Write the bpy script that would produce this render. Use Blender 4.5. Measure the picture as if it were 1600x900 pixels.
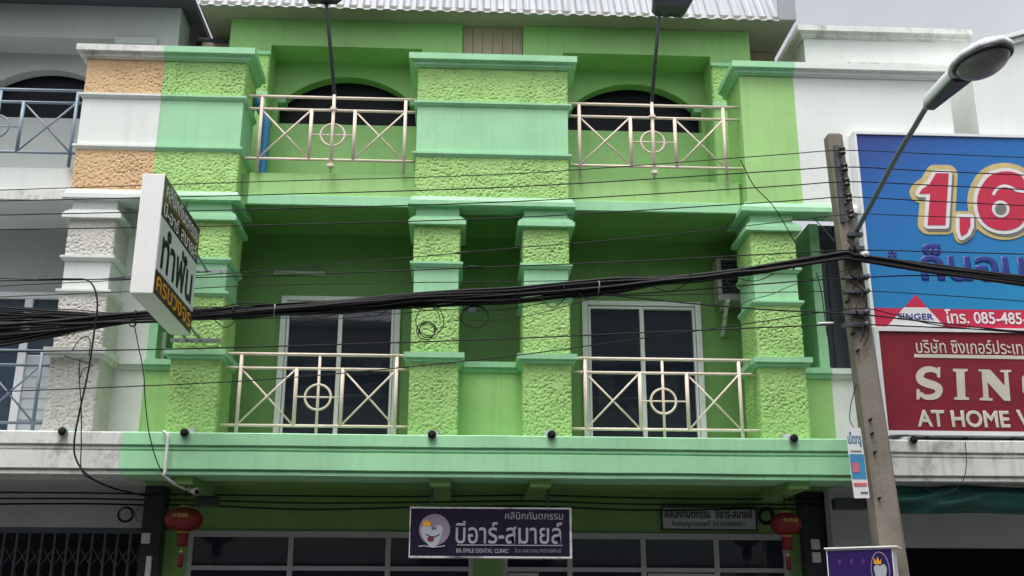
import bpy, bmesh, math, random
from mathutils import Vector, Matrix, noise

random.seed(7)
scene = bpy.context.scene
col = scene.collection
for o in list(bpy.data.objects):
    bpy.data.objects.remove(o)

# ------------------------------------------------------------------ camera
CAM = Vector((-0.3562, -12.1777, 1.6))
YAW, PITCH, ROLL, FPX = 0.04729, 0.30362, 0.0023, 1717.0
_f = Vector((math.sin(YAW) * math.cos(PITCH), math.cos(YAW) * math.cos(PITCH), math.sin(PITCH)))
_r0 = Vector((math.cos(YAW), -math.sin(YAW), 0))
_u0 = _r0.cross(_f)
_r = _r0 * math.cos(ROLL) + _u0 * math.sin(ROLL)
_u = -_r0 * math.sin(ROLL) + _u0 * math.cos(ROLL)
cam_data = bpy.data.cameras.new('camera')
cam_data.sensor_width = 36.0
cam_data.lens = 36.0 * FPX / 1600.0
cam_data.clip_end = 3000
cam = bpy.data.objects.new('camera', cam_data)
M = Matrix.Identity(4)
for i in range(3):
    M[i][0], M[i][1], M[i][2], M[i][3] = _r[i], _u[i], -_f[i], CAM[i]
cam.matrix_world = M
col.objects.link(cam)
scene.camera = cam


def at(px, py, Y):
    """Point of the place seen at a photo pixel, on the vertical plane at depth Y."""
    d = _r * ((px - 800) / FPX) + _u * ((450 - py) / FPX) + _f
    return CAM + d * ((Y - CAM.y) / d.y)


def atX(px, py, X):
    d = _r * ((px - 800) / FPX) + _u * ((450 - py) / FPX) + _f
    return CAM + d * ((X - CAM.x) / d.x)


# ------------------------------------------------------------------ light
SUN_EL, SUN_AZ = math.radians(70), math.radians(200)      # azimuth: 180 = behind the camera
world = bpy.data.worlds.new('World')
scene.world = world
world.use_nodes = True
nt = world.node_tree
bg = nt.nodes['Background']
sky = nt.nodes.new('ShaderNodeTexSky')
sky.sky_type = 'NISHITA'
sky.sun_disc = False
sky.sun_elevation = SUN_EL
sky.sun_rotation = SUN_AZ
sky.air_density = 1.0
sky.dust_density = 6.0
sky.ozone_density = 1.0
hs = nt.nodes.new('ShaderNodeHueSaturation')
hs.inputs['Saturation'].default_value = 0.22
nt.links.new(sky.outputs[0], hs.inputs['Color'])
# soft overcast cloud tone over the whole sky
tc = nt.nodes.new('ShaderNodeTexCoord')
cn = nt.nodes.new('ShaderNodeTexNoise')
cn.inputs['Scale'].default_value = 3.5
cn.inputs['Detail'].default_value = 5.0
nt.links.new(tc.outputs['Generated'], cn.inputs['Vector'])
cm = nt.nodes.new('ShaderNodeMapRange')
cm.inputs[1].default_value, cm.inputs[2].default_value = 0.3, 0.7
cm.inputs[3].default_value, cm.inputs[4].default_value = 0.80, 1.05
nt.links.new(cn.outputs[0], cm.inputs[0])
mu = nt.nodes.new('ShaderNodeVectorMath')
mu.operation = 'SCALE'
nt.links.new(hs.outputs[0], mu.inputs[0])
nt.links.new(cm.outputs[0], mu.inputs['Scale'])
nt.links.new(mu.outputs[0], bg.inputs['Color'])
bg.inputs['Strength'].default_value = 0.135
sun_data = bpy.data.lights.new('sun', 'SUN')
sun_data.energy = 0.9
sun_data.angle = math.radians(25)
sun_data.color = (1.0, 0.97, 0.92)
sun = bpy.data.objects.new('sun', sun_data)
sd = Vector((math.sin(SUN_AZ) * math.cos(SUN_EL), math.cos(SUN_AZ) * math.cos(SUN_EL), math.sin(SUN_EL)))
sun.rotation_euler = sd.to_track_quat('Z', 'Y').to_euler()
col.objects.link(sun)
scene.view_settings.view_transform = 'Standard'
scene.view_settings.look = 'None'
scene.view_settings.gamma = 1.0
scene.view_settings.use_curve_mapping = False
scene.view_settings.exposure = 1.0
scene.cycles.max_bounces = 6
scene.cycles.diffuse_bounces = 4

# ------------------------------------------------------------------ materials
MATS = {}


def mat(name, color, rough=0.65, var=0.10, scale=2.0, dirt=0.0, dirt_col=(0.05, 0.05, 0.045), streak=0.0,
        bump=0.0, bump_scale=60.0, metal=0.0, spec=0.4, emit=None):
    if name in MATS:
        return MATS[name]
    m = bpy.data.materials.new(name)
    m.use_nodes = True
    t = m.node_tree
    b = t.nodes['Principled BSDF']
    b.inputs['Roughness'].default_value = rough
    b.inputs['Metallic'].default_value = metal
    b.inputs['Specular IOR Level'].default_value = spec
    geo = t.nodes.new('ShaderNodeNewGeometry')
    c = Vector(color)

    def noise_tex(sc, detail=4.0, vec=None, rough_=0.6):
        n = t.nodes.new('ShaderNodeTexNoise')
        n.inputs['Scale'].default_value = sc
        n.inputs['Detail'].default_value = detail
        n.inputs['Roughness'].default_value = rough_
        t.links.new(vec if vec is not None else geo.outputs['Position'], n.inputs['Vector'])
        return n

    def mixc(fac, a, bb):
        x = t.nodes.new('ShaderNodeMix')
        x.data_type = 'RGBA'
        if isinstance(fac, float):
            x.inputs[0].default_value = fac
        else:
            t.links.new(fac, x.inputs[0])
        for idx, v in ((6, a), (7, bb)):
            if isinstance(v, (tuple, list, Vector)):
                x.inputs[idx].default_value = (v[0], v[1], v[2], 1)
            else:
                t.links.new(v, x.inputs[idx])
        return x.outputs[2]

    def ramp(sock, lo, hi):
        x = t.nodes.new('ShaderNodeMapRange')
        x.inputs[1].default_value = lo
        x.inputs[2].default_value = hi
        x.clamp = True
        t.links.new(sock, x.inputs[0])
        return x.outputs[0]
    n1 = noise_tex(scale)
    n2 = noise_tex(scale * 14, 2.0)
    s = mixc(ramp(n1.outputs[0], 0.3, 0.7), c * (1 - var), c * (1 + var * 0.5))
    if var > 0:
        s = mixc(ramp(n2.outputs[0], 0.62, 0.8), s, c * (1 - var * 1.6))
    if streak > 0:
        mp = t.nodes.new('ShaderNodeMapping')
        mp.inputs['Scale'].default_value = (11, 11, 0.5)
        t.links.new(geo.outputs['Position'], mp.inputs['Vector'])
        n3 = noise_tex(1.0, 5.0, mp.outputs[0])
        r3 = ramp(n3.outputs[0], 0.52, 0.78)
        mm = t.nodes.new('ShaderNodeMath')
        mm.operation = 'MULTIPLY'
        mm.inputs[1].default_value = streak
        t.links.new(r3, mm.inputs[0])
        s = mixc(mm.outputs[0], s, dirt_col)
    if dirt > 0:
        n4 = noise_tex(3.2, 9.0, None, 0.72)
        r4 = ramp(n4.outputs[0], 0.56 - dirt * 0.08, 0.66)
        mm = t.nodes.new('ShaderNodeMath')
        mm.operation = 'MULTIPLY'
        mm.inputs[1].default_value = dirt
        t.links.new(r4, mm.inputs[0])
        s = mixc(mm.outputs[0], s, dirt_col)
    t.links.new(s, b.inputs['Base Color'])
    if bump > 0:
        n5 = noise_tex(bump_scale, 5.0)
        bp = t.nodes.new('ShaderNodeBump')
        bp.inputs['Strength'].default_value = bump
        bp.inputs['Distance'].default_value = 0.01
        t.links.new(n5.outputs[0], bp.inputs['Height'])
        t.links.new(bp.outputs[0], b.inputs['Normal'])
    if emit:
        b.inputs['Emission Color'].default_value = (*emit[:3], 1)
        b.inputs['Emission Strength'].default_value = emit[3]
    MATS[name] = m
    return m


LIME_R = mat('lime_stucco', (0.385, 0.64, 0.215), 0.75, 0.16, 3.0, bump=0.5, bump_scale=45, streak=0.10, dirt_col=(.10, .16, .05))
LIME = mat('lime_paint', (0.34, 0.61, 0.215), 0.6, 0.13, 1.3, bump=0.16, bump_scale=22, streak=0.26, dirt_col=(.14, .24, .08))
LIME_SHADE = mat('shaded_lime_paint', (0.18, 0.355, 0.11), 0.55, 0.10, 1.1, bump=0.12, bump_scale=18, streak=0.18, dirt_col=(.08, .15, .05))  # lime darkened: shade of the recess and soffits put into the colour
LIME_U = mat('upper_shaded_lime', (0.29, 0.53, 0.19), 0.58, 0.10, 1.2, bump=0.12, bump_scale=18, streak=0.2, dirt_col=(.10, .18, .06))  # lime dimmed in its colour for the shade under the roof
MINT = mat('mint_paint', (0.335, 0.66, 0.39), 0.6, 0.12, 1.6, bump=0.16, bump_scale=25, streak=0.22, dirt_col=(.14, .26, .17))
WHITE = mat('white_paint', (0.72, 0.76, 0.73), 0.55, 0.06, 1.5, bump=0.12, bump_scale=22, streak=0.14, dirt_col=(.34, .35, .33))
WHITE_DIRTY = mat('mouldy_white_paint', (0.66, 0.68, 0.65), 0.6, 0.10, 2.0, dirt=0.55, streak=0.4, dirt_col=(.10, .10, .09), bump=0.2)
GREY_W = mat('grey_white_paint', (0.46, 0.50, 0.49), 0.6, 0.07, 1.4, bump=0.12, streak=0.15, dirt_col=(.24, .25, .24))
WHITE_R = mat('white_stucco', (0.66, 0.65, 0.60), 0.75, 0.12, 3.0, bump=0.5, bump_scale=45, streak=0.15, dirt_col=(.28, .28, .24))
ORANGE_R = mat('orange_stucco', (0.68, 0.47, 0.26), 0.75, 0.12, 3.0, bump=0.5, bump_scale=45)
BROWN = mat('brown_board', (0.42, 0.32, 0.25), 0.6, 0.15, 3.0)
SOFFIT = mat('soffit_board', (0.27, 0.25, 0.20), 0.7, 0.12, 2.0)
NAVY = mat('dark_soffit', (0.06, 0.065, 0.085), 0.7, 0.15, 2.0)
SHEET = mat('roof_sheet_metal', (0.30, 0.32, 0.35), 0.5, 0.12, 2.0, metal=0.1, streak=0.3, dirt_col=(.34, .35, .37))
RAIL = mat('beige_rail_paint', (0.76, 0.65, 0.56), 0.75, 0.10, 6.0, dirt=0.2, dirt_col=(.46, .33, .25), spec=0.2)
RAIL_B = mat('blue_grey_rail_paint', (0.22, 0.29, 0.36), 0.45, 0.12, 6.0, dirt=0.25, dirt_col=(.12, .13, .15))
ALU = mat('white_aluminium', (0.80, 0.82, 0.84), 0.35, 0.06, 3.0, streak=0.15, dirt_col=(.4, .41, .42))
ALU_D = mat('grey_aluminium', (0.40, 0.42, 0.44), 0.4, 0.08, 3.0)
GLASS = mat('tinted_glass', (0.022, 0.028, 0.046), 0.03, 0.15, 1.0, spec=0.7, bump=.05, bump_scale=1.6)
GLASS_B = mat('blue_tinted_glass', (0.05, 0.075, 0.11), 0.05, 0.2, 1.5, spec=0.5)
ARCHP = mat('arch_unlit_dark', (0.013, 0.014, 0.022), 0.5, 0.2, 2.0, spec=0.15)  # near-black sheet in place of the unlit room behind each arch
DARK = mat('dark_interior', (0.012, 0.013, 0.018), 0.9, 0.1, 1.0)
BLACK = mat('black_cable', (0.007, 0.007, 0.009), 0.55, 0.2, 8.0, spec=0.25)
GREYM = mat('dark_grey_metal', (0.075, 0.085, 0.10), 0.45, 0.12, 5.0, metal=0.3)
STEEL = mat('galvanised_steel', (0.33, 0.35, 0.36), 0.4, 0.15, 6.0, metal=0.6)
CONC = mat('pole_concrete', (0.21, 0.185, 0.15), 0.8, 0.2, 3.0, dirt=0.35, streak=0.5, dirt_col=(.11, .10, .085), bump=0.5, bump_scale=30)
PVC = mat('white_plastic', (0.66, 0.67, 0.66), 0.4, 0.06, 3.0)
PVC_G = mat('grey_pvc', (0.34, 0.40, 0.40), 0.5, 0.1, 5.0)
HOLE = mat('pipe_bore', (0.008, 0.008, 0.008), 0.9, 0.0)
BLUEP = mat('blue_pvc', (0.04, 0.20, 0.42), 0.4, 0.1, 4.0)
ASPH = mat('asphalt', (0.05, 0.05, 0.052), 0.85, 0.25, 4.0, bump=0.6, bump_scale=120)
PAVE = mat('pavement_concrete', (0.12, 0.115, 0.11), 0.85, 0.15, 3.0, bump=0.4, bump_scale=60)
EARTH = mat('ground_earth', (0.12, 0.11, 0.09), 0.9, 0.2, 0.5)


# ------------------------------------------------------------------ mesh helpers
class MB:
    def __init__(self):
        self.v, self.f = [], []

    def add(self, vs, fs):
        n = len(self.v)
        self.v += [tuple(p) for p in vs]
        self.f += [tuple(i + n for i in f) for f in fs]
        return self

    def box(self, x0, x1, y0, y1, z0, z1):
        return self.add([(x, y, z) for x in (x0, x1) for y in (y0, y1) for z in (z0, z1)],
                        [(0, 1, 3, 2), (4, 6, 7, 5), (0, 4, 5, 1), (2, 3, 7, 6), (0, 2, 6, 4), (1, 5, 7, 3)])

    def prism(self, pts, axis, a, b):
        """closed polygon extruded along axis 0/1/2 from a to b; pts are the other two coordinates in order"""
        def p3(p, w):
            q = list(p)
            q.insert(axis, w)
            return q
        n = len(pts)
        vs = [p3(p, a) for p in pts] + [p3(p, b) for p in pts]
        fs = [tuple(range(n)), tuple(range(2 * n - 1, n - 1, -1))]
        fs += [(i, (i + 1) % n, (i + 1) % n + n, i + n) for i in range(n)]
        return self.add(vs, fs)

    def molding(self, path, prof):
        n, k = len(path), len(prof)
        vs = []
        for i, p in enumerate(path):
            p = Vector(p)
            ds = []
            if i > 0:
                ds.append((p - Vector(path[i - 1])).normalized())
            if i < n - 1:
                ds.append((Vector(path[i + 1]) - p).normalized())
            ns = [Vector((d.y, -d.x)) for d in ds]
            if len(ns) == 2:
                m = (ns[0] + ns[1])
                m = m / max(0.2, m.length_squared) * 2
            else:
                m = ns[0]
            for o_, z in prof:
                q = p + m * o_
                vs.append((q.x, q.y, z))
        fs = []
        for i in range(n - 1):
            for j in range(k):
                a, b = i * k + j, i * k + (j + 1) % k
                fs.append((a, b, b + k, a + k))
        fs.append(tuple(range(k)))
        fs.append(tuple(range((n - 1) * k, n * k))[::-1])
        return self.add(vs, fs)

    def tube(self, pts, r, sides=8, closed=False, cap=True):
        pts = [Vector(p) for p in pts]
        n = len(pts)
        rr = r if isinstance(r, (list, tuple)) else [r] * n
        vs = []
        prev = None
        for i, p in enumerate(pts):
            if closed:
                d = pts[(i + 1) % n] - pts[i - 1]
            else:
                d = pts[min(i + 1, n - 1)] - pts[max(i - 1, 0)]
            d.normalize()
            if prev is None:
                a = Vector((0, 0, 1)) if abs(d.z) < 0.9 else Vector((0, 1, 0))
                u = d.cross(a).normalized()
            else:
                u = (prev - d * prev.dot(d)).normalized()
            prev = u
            w = d.cross(u)
            for j in range(sides):
                an = 2 * math.pi * j / sides
                vs.append(p + (u * math.cos(an) + w * math.sin(an)) * rr[i])
        fs = []
        for i in range(n if closed else n - 1):
            for j in range(sides):
                a = i * sides + j
                b = i * sides + (j + 1) % sides
                c = ((i + 1) % n) * sides
                fs.append((a, b, c + (j + 1) % sides, c + j))
        if cap and not closed:
            fs.append(tuple(range(sides))[::-1])
            fs.append(tuple(range((n - 1) * sides, n * sides)))
        return self.add(vs, fs)

    def lathe(self, prof, center, sides=28, axis=Vector((0, 0, 1))):
        """prof: (radius, height) along axis from center"""
        axis = axis.normalized()
        a = Vector((1, 0, 0)) if abs(axis.x) < 0.9 else Vector((0, 1, 0))
        u = axis.cross(a).normalized()
        w = axis.cross(u)
        c = Vector(center)
        vs = []
        for r, h in prof:
            for j in range(sides):
                an = 2 * math.pi * j / sides
                vs.append(c + axis * h + (u * math.cos(an) + w * math.sin(an)) * r)
        fs = []
        for i in range(len(prof) - 1):
            for j in range(sides):
                a_, b_ = i * sides + j, i * sides + (j + 1) % sides
                fs.append((a_, b_, b_ + sides, a_ + sides))
        fs.append(tuple(range(sides)))
        fs.append(tuple(range((len(prof) - 1) * sides, len(prof) * sides)))
        return self.add(vs, fs)

    def build(self, name, material, parent=None, smooth=False, bevel=0.0):
        me = bpy.data.meshes.new(name)
        bm = bmesh.new()
        vs = [bm.verts.new(p) for p in self.v]
        for f in self.f:
            try:
                bm.faces.new([vs[i] for i in f])
            except ValueError:
                pass
        bmesh.ops.recalc_face_normals(bm, faces=bm.faces)
        if bevel > 0:
            es = [e for e in bm.edges if len(e.link_faces) == 2 and e.calc_face_angle(0) > 0.6]
            bmesh.ops.bevel(bm, geom=es, offset=bevel, segments=2, affect='EDGES', profile=0.6)
        bm.to_mesh(me)
        bm.free()
        if smooth:
            me.shade_smooth()
        return link(name, me, material, parent)


def link(name, me, material, parent=None):
    me.materials.append(material)
    o = bpy.data.objects.new(name, me)
    col.objects.link(o)
    if parent is not None:
        o.parent = parent
        o.matrix_parent_inverse = Matrix.Identity(4)
        off = world_off(parent)
        o.location = -off
    return o


def world_off(p):
    v = Vector((0, 0, 0))
    while p is not None:
        v += p.location
        p = p.parent
    return v


def tag(o, label, cat=None, group=None, kind=None):
    if label:
        o['label'] = label
    if cat:
        o['category'] = cat
    if group:
        o['group'] = group
    if kind:
        o['kind'] = kind
    return o


def thing(name, label, cat, loc=(0, 0, 0), group=None):
    o = bpy.data.objects.new(name, None)
    o.empty_display_size = 0.2
    o.location = loc
    col.objects.link(o)
    return tag(o, label, cat, group)


def B(*a):
    return MB().box(*a)


def catmull(pts, n=10):
    pts = [Vector(p) for p in pts]
    P = [pts[0] * 2 - pts[1]] + pts + [pts[-1] * 2 - pts[-2]]
    out = []
    for i in range(1, len(P) - 2):
        for k in range(n):
            t = k / n
            a, b, c, d = P[i - 1], P[i], P[i + 1], P[i + 2]
            out.append(0.5 * ((2 * b) + (c - a) * t + (2 * a - 5 * b + 4 * c - d) * t * t + (3 * b - a - 3 * c + d) * t ** 3))
    out.append(pts[-1])
    return out


def stucco_h(p, seed):
    q = Vector((p[0] + seed * 7.3, p[1], p[2]))
    a = noise.noise(q * 36.0)
    b = noise.noise(q * 71.0 + Vector((5, 9, 2)))
    c = noise.noise(q * 7.0 + Vector((1, 3, 8)))
    h = 1.5 * a + 1.0 * b + 0.3 * c + 0.22
    h = max(-1.0, min(0.3, h))
    d = noise.noise(q * 2.3 + Vector((4, 1, 6)))
    return h * (0.85 + 0.55 * d)


def stucco(name, material, parent, x0, x1, yf, yb, z0, z1, left=True, right=True, seed=0.0, amp=0.0135, st=0.0085):
    """rough trowelled plaster: front (and side) skins with real relief"""
    path = []
    rr = 0.018
    if left:
        n = max(2, int((yb - yf) / (st * 1.3)))
        for i in range(n):
            path.append((x0, yb + (yf + rr - yb) * i / n, -1, 0))
        path.append((x0 + rr * 0.3, yf + rr * 0.3, -0.7, -0.7))
    a = x0 + (rr if left else 0)
    b = x1 - (rr if right else 0)
    n = max(2, int((b - a) / st))
    for i in range(n + 1):
        path.append((a + (b - a) * i / n, yf, 0, -1))
    if right:
        path.append((x1 - rr * 0.3, yf + rr * 0.3, 0.7, -0.7))
        n = max(2, int((yb - yf) / (st * 1.3)))
        for i in range(1, n + 1):
            path.append((x1, yf + rr + (yb - yf - rr) * i / n, 1, 0))
    nz = max(2, int((z1 - z0) / st))
    vs, fs = [], []
    np_ = len(path)
    for k in range(nz + 1):
        z = z0 + (z1 - z0) * k / nz
        for (x, y, nx, ny) in path:
            h = stucco_h((x, y, z), seed) * amp
            vs.append((x + nx * h, y + ny * h, z))
    for k in range(nz):
        for i in range(np_ - 1):
            a_ = k * np_ + i
            fs.append((a_, a_ + 1, a_ + 1 + np_, a_ + np_))
    # flat core behind the skin, so that the piece is a closed solid
    n0 = len(vs)
    e = 0.02
    vs += [(x, y, z) for x in (x0 + e, x1 - e) for y in (yf + e, yb - .002) for z in (z0, z1)]
    fs += [tuple(n0 + i for i in f) for f in
           [(0, 1, 3, 2), (4, 6, 7, 5), (0, 4, 5, 1), (2, 3, 7, 6), (0, 2, 6, 4), (1, 5, 7, 3)]]
    me = bpy.data.meshes.new(name)
    me.from_pydata(vs, [], fs)
    me.shade_smooth()
    return link(name, me, material, parent)


def text_mesh(body, bold=0.0, extr=0.004, res=3):
    c = bpy.data.curves.new('lettering', 'FONT')
    c.body = body
    c.resolution_u = res
    c.extrude = extr
    c.bevel_depth = bold
    c.bevel_resolution = 0
    o = bpy.data.objects.new('lettering', c)
    col.objects.link(o)
    dg = bpy.context.evaluated_depsgraph_get()
    dg.update()
    me = bpy.data.meshes.new_from_object(o.evaluated_get(dg))
    bpy.data.objects.remove(o)
    bpy.data.curves.remove(c)
    return me


def lettering(body, material, parent, origin, xdir, updir, w, h=None, bold=0.0, name='lettering', thick=0.0018, shear=0.0):
    """fit text to a width w (and a height h): origin is the lower left corner of its box"""
    me = text_mesh(body, bold)
    xs = [v.co.x for v in me.vertices]
    ys = [v.co.y for v in me.vertices]
    zs = [v.co.z for v in me.vertices]
    x0, x1, y0, y1 = min(xs), max(xs), min(ys), max(ys)
    sx = w / (x1 - x0)
    sy = h / (y1 - y0) if h else sx
    zr = max(1e-6, max(zs) - min(zs))
    xd, ud = Vector(xdir).normalized(), Vector(updir).normalized()
    nd = xd.cross(ud)
    og = Vector(origin)
    for v in me.vertices:
        a, b, c = (v.co.x - x0) * sx, (v.co.y - y0) * sy, (v.co.z - min(zs)) / zr * thick
        p = og + xd * (a + shear * b) + ud * b + nd * c
        v.co = p
    me.name = name
    me.materials.clear()
    return link(name, me, material, parent)


def flat_poly(pts, origin, xdir, updir, thick, name, material, parent):
    xd, ud = Vector(xdir).normalized(), Vector(updir).normalized()
    nd = xd.cross(ud)
    og = Vector(origin)
    n = len(pts)
    vs = [og + xd * a + ud * b for a, b in pts] + [og + xd * a + ud * b + nd * thick for a, b in pts]
    fs = [tuple(range(n)), tuple(range(2 * n - 1, n - 1, -1))] + [(i, (i + 1) % n, (i + 1) % n + n, i + n) for i in range(n)]
    return MB().add(vs, fs).build(name, material, parent)


def ellipse(cx, cy, rx, ry, n=32, a0=0.0, a1=2 * math.pi):
    return [(cx + rx * math.cos(a0 + (a1 - a0) * i / n), cy + ry * math.sin(a0 + (a1 - a0) * i / n)) for i in range(n)]


def stroke(pts, w):
    """2-d polyline thickened to a closed polygon"""
    L, Rr = [], []
    n = len(pts)
    for i, p in enumerate(pts):
        p = Vector(p)
        d = Vector(pts[min(i + 1, n - 1)]) - Vector(pts[max(i - 1, 0)])
        d.normalize()
        nn = Vector((-d.y, d.x)) * w / 2
        L.append(tuple(p + nn))
        Rr.append(tuple(p - nn))
    return L + Rr[::-1]


# ------------------------------------------------------------------ the ground
tag(B(-400, 400, -400, 500, -0.5, -0.16).build('ground', EARTH), None, kind='structure')
tag(B(-200, 200, -11.2, -3.2, -0.17, -0.12).build('road', ASPH), None, kind='structure')
pv = tag(B(-200, 200, -3.2, 1.2, -0.155, 0.0).build('pavement', PAVE), None, kind='structure')
tag(B(-200, 200, -17, -11.2, -0.155, 0.0).build('pavement', PAVE), None, kind='structure')
for yk in (-3.36, -11.2):
    for i in range(-12, 12):
        B(i + .005, i + .995, yk, yk + .155, -0.15, 0.006).build('kerb_stone', PAVE, pv)

# ------------------------------------------------------------------ the row across the street (mirrored in the glass)
OPP = [(-26, -17, 10.2, (.42, .38, .30), 'cream'), (-17, -8.5, 11.0, (.36, .37, .36), 'grey'), (-8.5, -.5, 9.8, (.40, .33, .26), 'tan'),
       (-.5, 8, 10.6, (.33, .37, .38), 'blue grey'), (8, 17, 9.6, (.44, .40, .36), 'pale pink'), (17, 26, 10.8, (.35, .35, .32), 'stone grey')]
OY = -15.5
for x0, x1, h, c_, nm in OPP:
    ob_ = thing('opposite_shophouse', nm + ' shophouse across the street, mirrored in the windows', 'building', ((x0 + x1) / 2, OY - 4, 0))
    B(x0 + .02, x1 - .02, OY - 8, OY, 3.4, h).build('wall', mat('opposite_' + nm.replace(' ', '_'), c_, .7, .12, 1.0, streak=.3), ob_)
    B(x0 + .02, x1 - .02, OY - 8, OY - 1.2, -.1, 3.4).build('ground_floor', mat('opposite_shutter', (.16, .17, .18), .5, .2, 2.0), ob_)
    B(x0 + .02, x1 - .02, OY, OY + .5, 3.3, 3.6).build('canopy', mat('opposite_canopy', (.3, .3, .29), .7, .15, 1.0), ob_)
    B(x0, x1, OY - 8.1, OY + .15, h, h + .2).build('coping', mat('opposite_canopy', (.3, .3, .29), .7, .15, 1.0), ob_)
    for fl in (4.4, 7.4):
        n_ = 4
        for k in range(n_):
            xw = x0 + .6 + (x1 - x0 - 1.2) * k / n_
            wo = B(xw + .1, xw + (x1 - x0 - 1.2) / n_ - .15, OY - .02, OY + .04, fl, fl + 1.6).build('window', ALU_D, ob_)
            B(xw + .2, xw + (x1 - x0 - 1.2) / n_ - .25, OY + .03, OY + .05, fl + .1, fl + 1.5).build('pane', GLASS, wo)

# ------------------------------------------------------------------ shared facade shapes
COPING = [(-.05, 0), (.03, 0), (.03, .012), (.055, .02), (.055, .05), (.07, .058), (.07, .064), (.11, .07), (.11, .15), (-.05, .15)]
RIDGE = [(-.03, 0), (.006, 0), (.036, .035), (.036, .06), (-.03, .06)]
CAPITAL = [(-.05, 0), (.065, 0), (.065, .055), (.045, .06), (.045, .085), (.015, .09), (.015, .115), (-.05, .115)]
BASECAP = [(-.05, 0), (.02, 0), (.02, .01), (.04, .015), (.04, .045), (.07, .05), (.07, .11), (-.05, .11)]
BLOCKCORN = [(-.25, 0), (.07, 0), (.07, .055), (.05, .06), (.02, .12), (-.25, .12)]
SLABCORN = [(-.3, 3.20), (-.3, 3.66), (-.02, 3.66), (.36, 3.632), (.37, 3.62), (.37, 3.50), (.335, 3.49), (.335, 3.478), (.35, 3.472),
            (.35, 3.452), (.33, 3.445), (.33, 3.435), (.36, 3.428), (.36, 3.245), (.315, 3.238), (.315, 3.222), (.335, 3.216), (.335, 3.185), (.30, 3.18)]
SILL = [(-.1, 0), (.02, 0), (.02, .02), (.035, .03), (.035, .05), (.06, .055), (.06, .12), (-.1, .12)]


def cornice_run(x0, x1):
    n_ = int((x1 - x0) / .12)
    mb_ = MB().molding([(x0 + (x1 - x0) * i / n_, 0) for i in range(n_ + 1)], SLABCORN)
    mb_.v = [(x, y + .005 * noise.noise(Vector((x * 2.1, z * 9, 1.7))), z + .006 * noise.noise(Vector((x * .9, z * 3, 4.2)))) for x, y, z in mb_.v]
    return mb_


def zp(prof, z):
    return [(o_, zz + z) for o_, zz in prof]


def ret(x0, x1, yf, yb, left=True, right=True):
    p = []
    if left:
        p.append((x0, yb))
    p += [(x0, yf), (x1, yf)]
    if right:
        p.append((x1, yb))
    return p


def pillar(parent, xc, rough, plain, seed):
    hw, yb = 0.272, 0.67
    p = stucco('pillar', rough, parent, xc - hw, xc + hw, 0, yb, 5.72, 6.18, seed=seed)
    stucco('shaft', rough, p, xc - hw, xc + hw, 0, yb, 4.62, 5.265, seed=seed + 1)
    stucco('base', rough, p, xc - hw - .004, xc + hw + .004, -.004, yb, 3.655, 4.52, seed=seed + 2)
    B(xc - hw + .012, xc + hw - .012, .012, yb, 5.31, 5.675).build('band', plain, p, bevel=.006)
    B(xc - hw + .015, xc + hw - .015, .015, yb, 6.28, 6.43).build('neck', plain, p)
    MB().molding(ret(xc - hw, xc + hw, 0, yb), zp(RIDGE, 5.66)).build('ridge', plain, p)
    MB().molding(ret(xc - hw, xc + hw, 0, yb), zp(RIDGE, 5.255)).build('ridge', plain, p)
    MB().molding(ret(xc - hw, xc + hw, 0, yb), zp(CAPITAL, 6.175)).build('capital', plain, p)
    MB().molding(ret(xc - hw, xc + hw, 0, yb), zp(BASECAP, 4.515)).build('capital', plain, p)
    return p


def parapet_block(parent, x0, x1, rough, plain, seed, left=True, right=True, dirty=None):
    yb = .67
    p = stucco('parapet_block', rough, parent, x0, x1, 0, yb, 7.785, 8.27, left, right, seed=seed)
    stucco('lower_panel', rough, p, x0, x1, 0, yb, 6.535, 7.06, left, right, seed=seed + 1)
    B(x0 + (.004 if left else 0), x1 - (.004 if right else 0), .004, yb, 7.10, 7.74).build('band', plain, p, bevel=.004)
    MB().molding(ret(x0, x1, 0, yb, left, right), zp(RIDGE, 7.73)).build('ridge', plain, p)
    MB().molding(ret(x0, x1, 0, yb, left, right), zp(RIDGE, 7.055)).build('ridge', plain, p)
    MB().molding(ret(x0, x1, 0, yb, left, right), zp(BLOCKCORN, 6.42)).build('cornice', plain, p)
    MB().molding(ret(x0, x1, 0, yb, left, right), zp(COPING, 8.255)).build('coping', dirty or plain, p)
    B(x0, x1, .05, yb - .05, 8.25, 8.40).build('coping_core', plain, p)
    return p


def railing(parent, xs, z, y, m, ends, name='railing'):
    """xs: left end post, inner posts, centre, inner, right end post; z: slab, bottom, second, top"""
    zs, zb, z2, zt = z
    e0, a, c, b, e1 = xs
    R = .017
    p = MB().tube([(ends[0], y, zt), (ends[1], y, zt)], .019, 10).build(name, m, parent, True)
    for zz in (z2, zb):
        MB().tube([(ends[0], y, zz), (ends[1], y, zz)], R, 10).build('rail', m, p, True)
    for x in (e0, e1):
        MB().tube([(x, y, zs), (x, y, zt - .015)], .021, 10).build('post', m, p, True)
    for x in (a, b):
        MB().tube([(x, y, zb), (x, y, z2)], .022, 10).build('post', m, p, True)
    MB().tube([(c, y, zs), (c, y, zt - .015)], .016, 10).build('post', m, p, True)
    zm = (zb + z2) / 2
    MB().tube([(a, y, zm), (b, y, zm)], .010, 8).build('bar', m, p, True)
    MB().tube([(c + .145 * math.cos(t * math.pi / 16), y - .003, zm + .145 * math.sin(t * math.pi / 16)) for t in range(32)],
              .014, 8, closed=True).build('ring', m, p, True)
    for q0, q1 in ((e0, a), (b, e1)):
        MB().tube([(q0, y - .006, zb), (q1, y - .006, z2)], .0115, 8).build('brace', m, p, True)
        MB().tube([(q0, y + .010, z2), (q1, y + .010, zb)], .0115, 8).build('brace', m, p, True)
    return p


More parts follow.
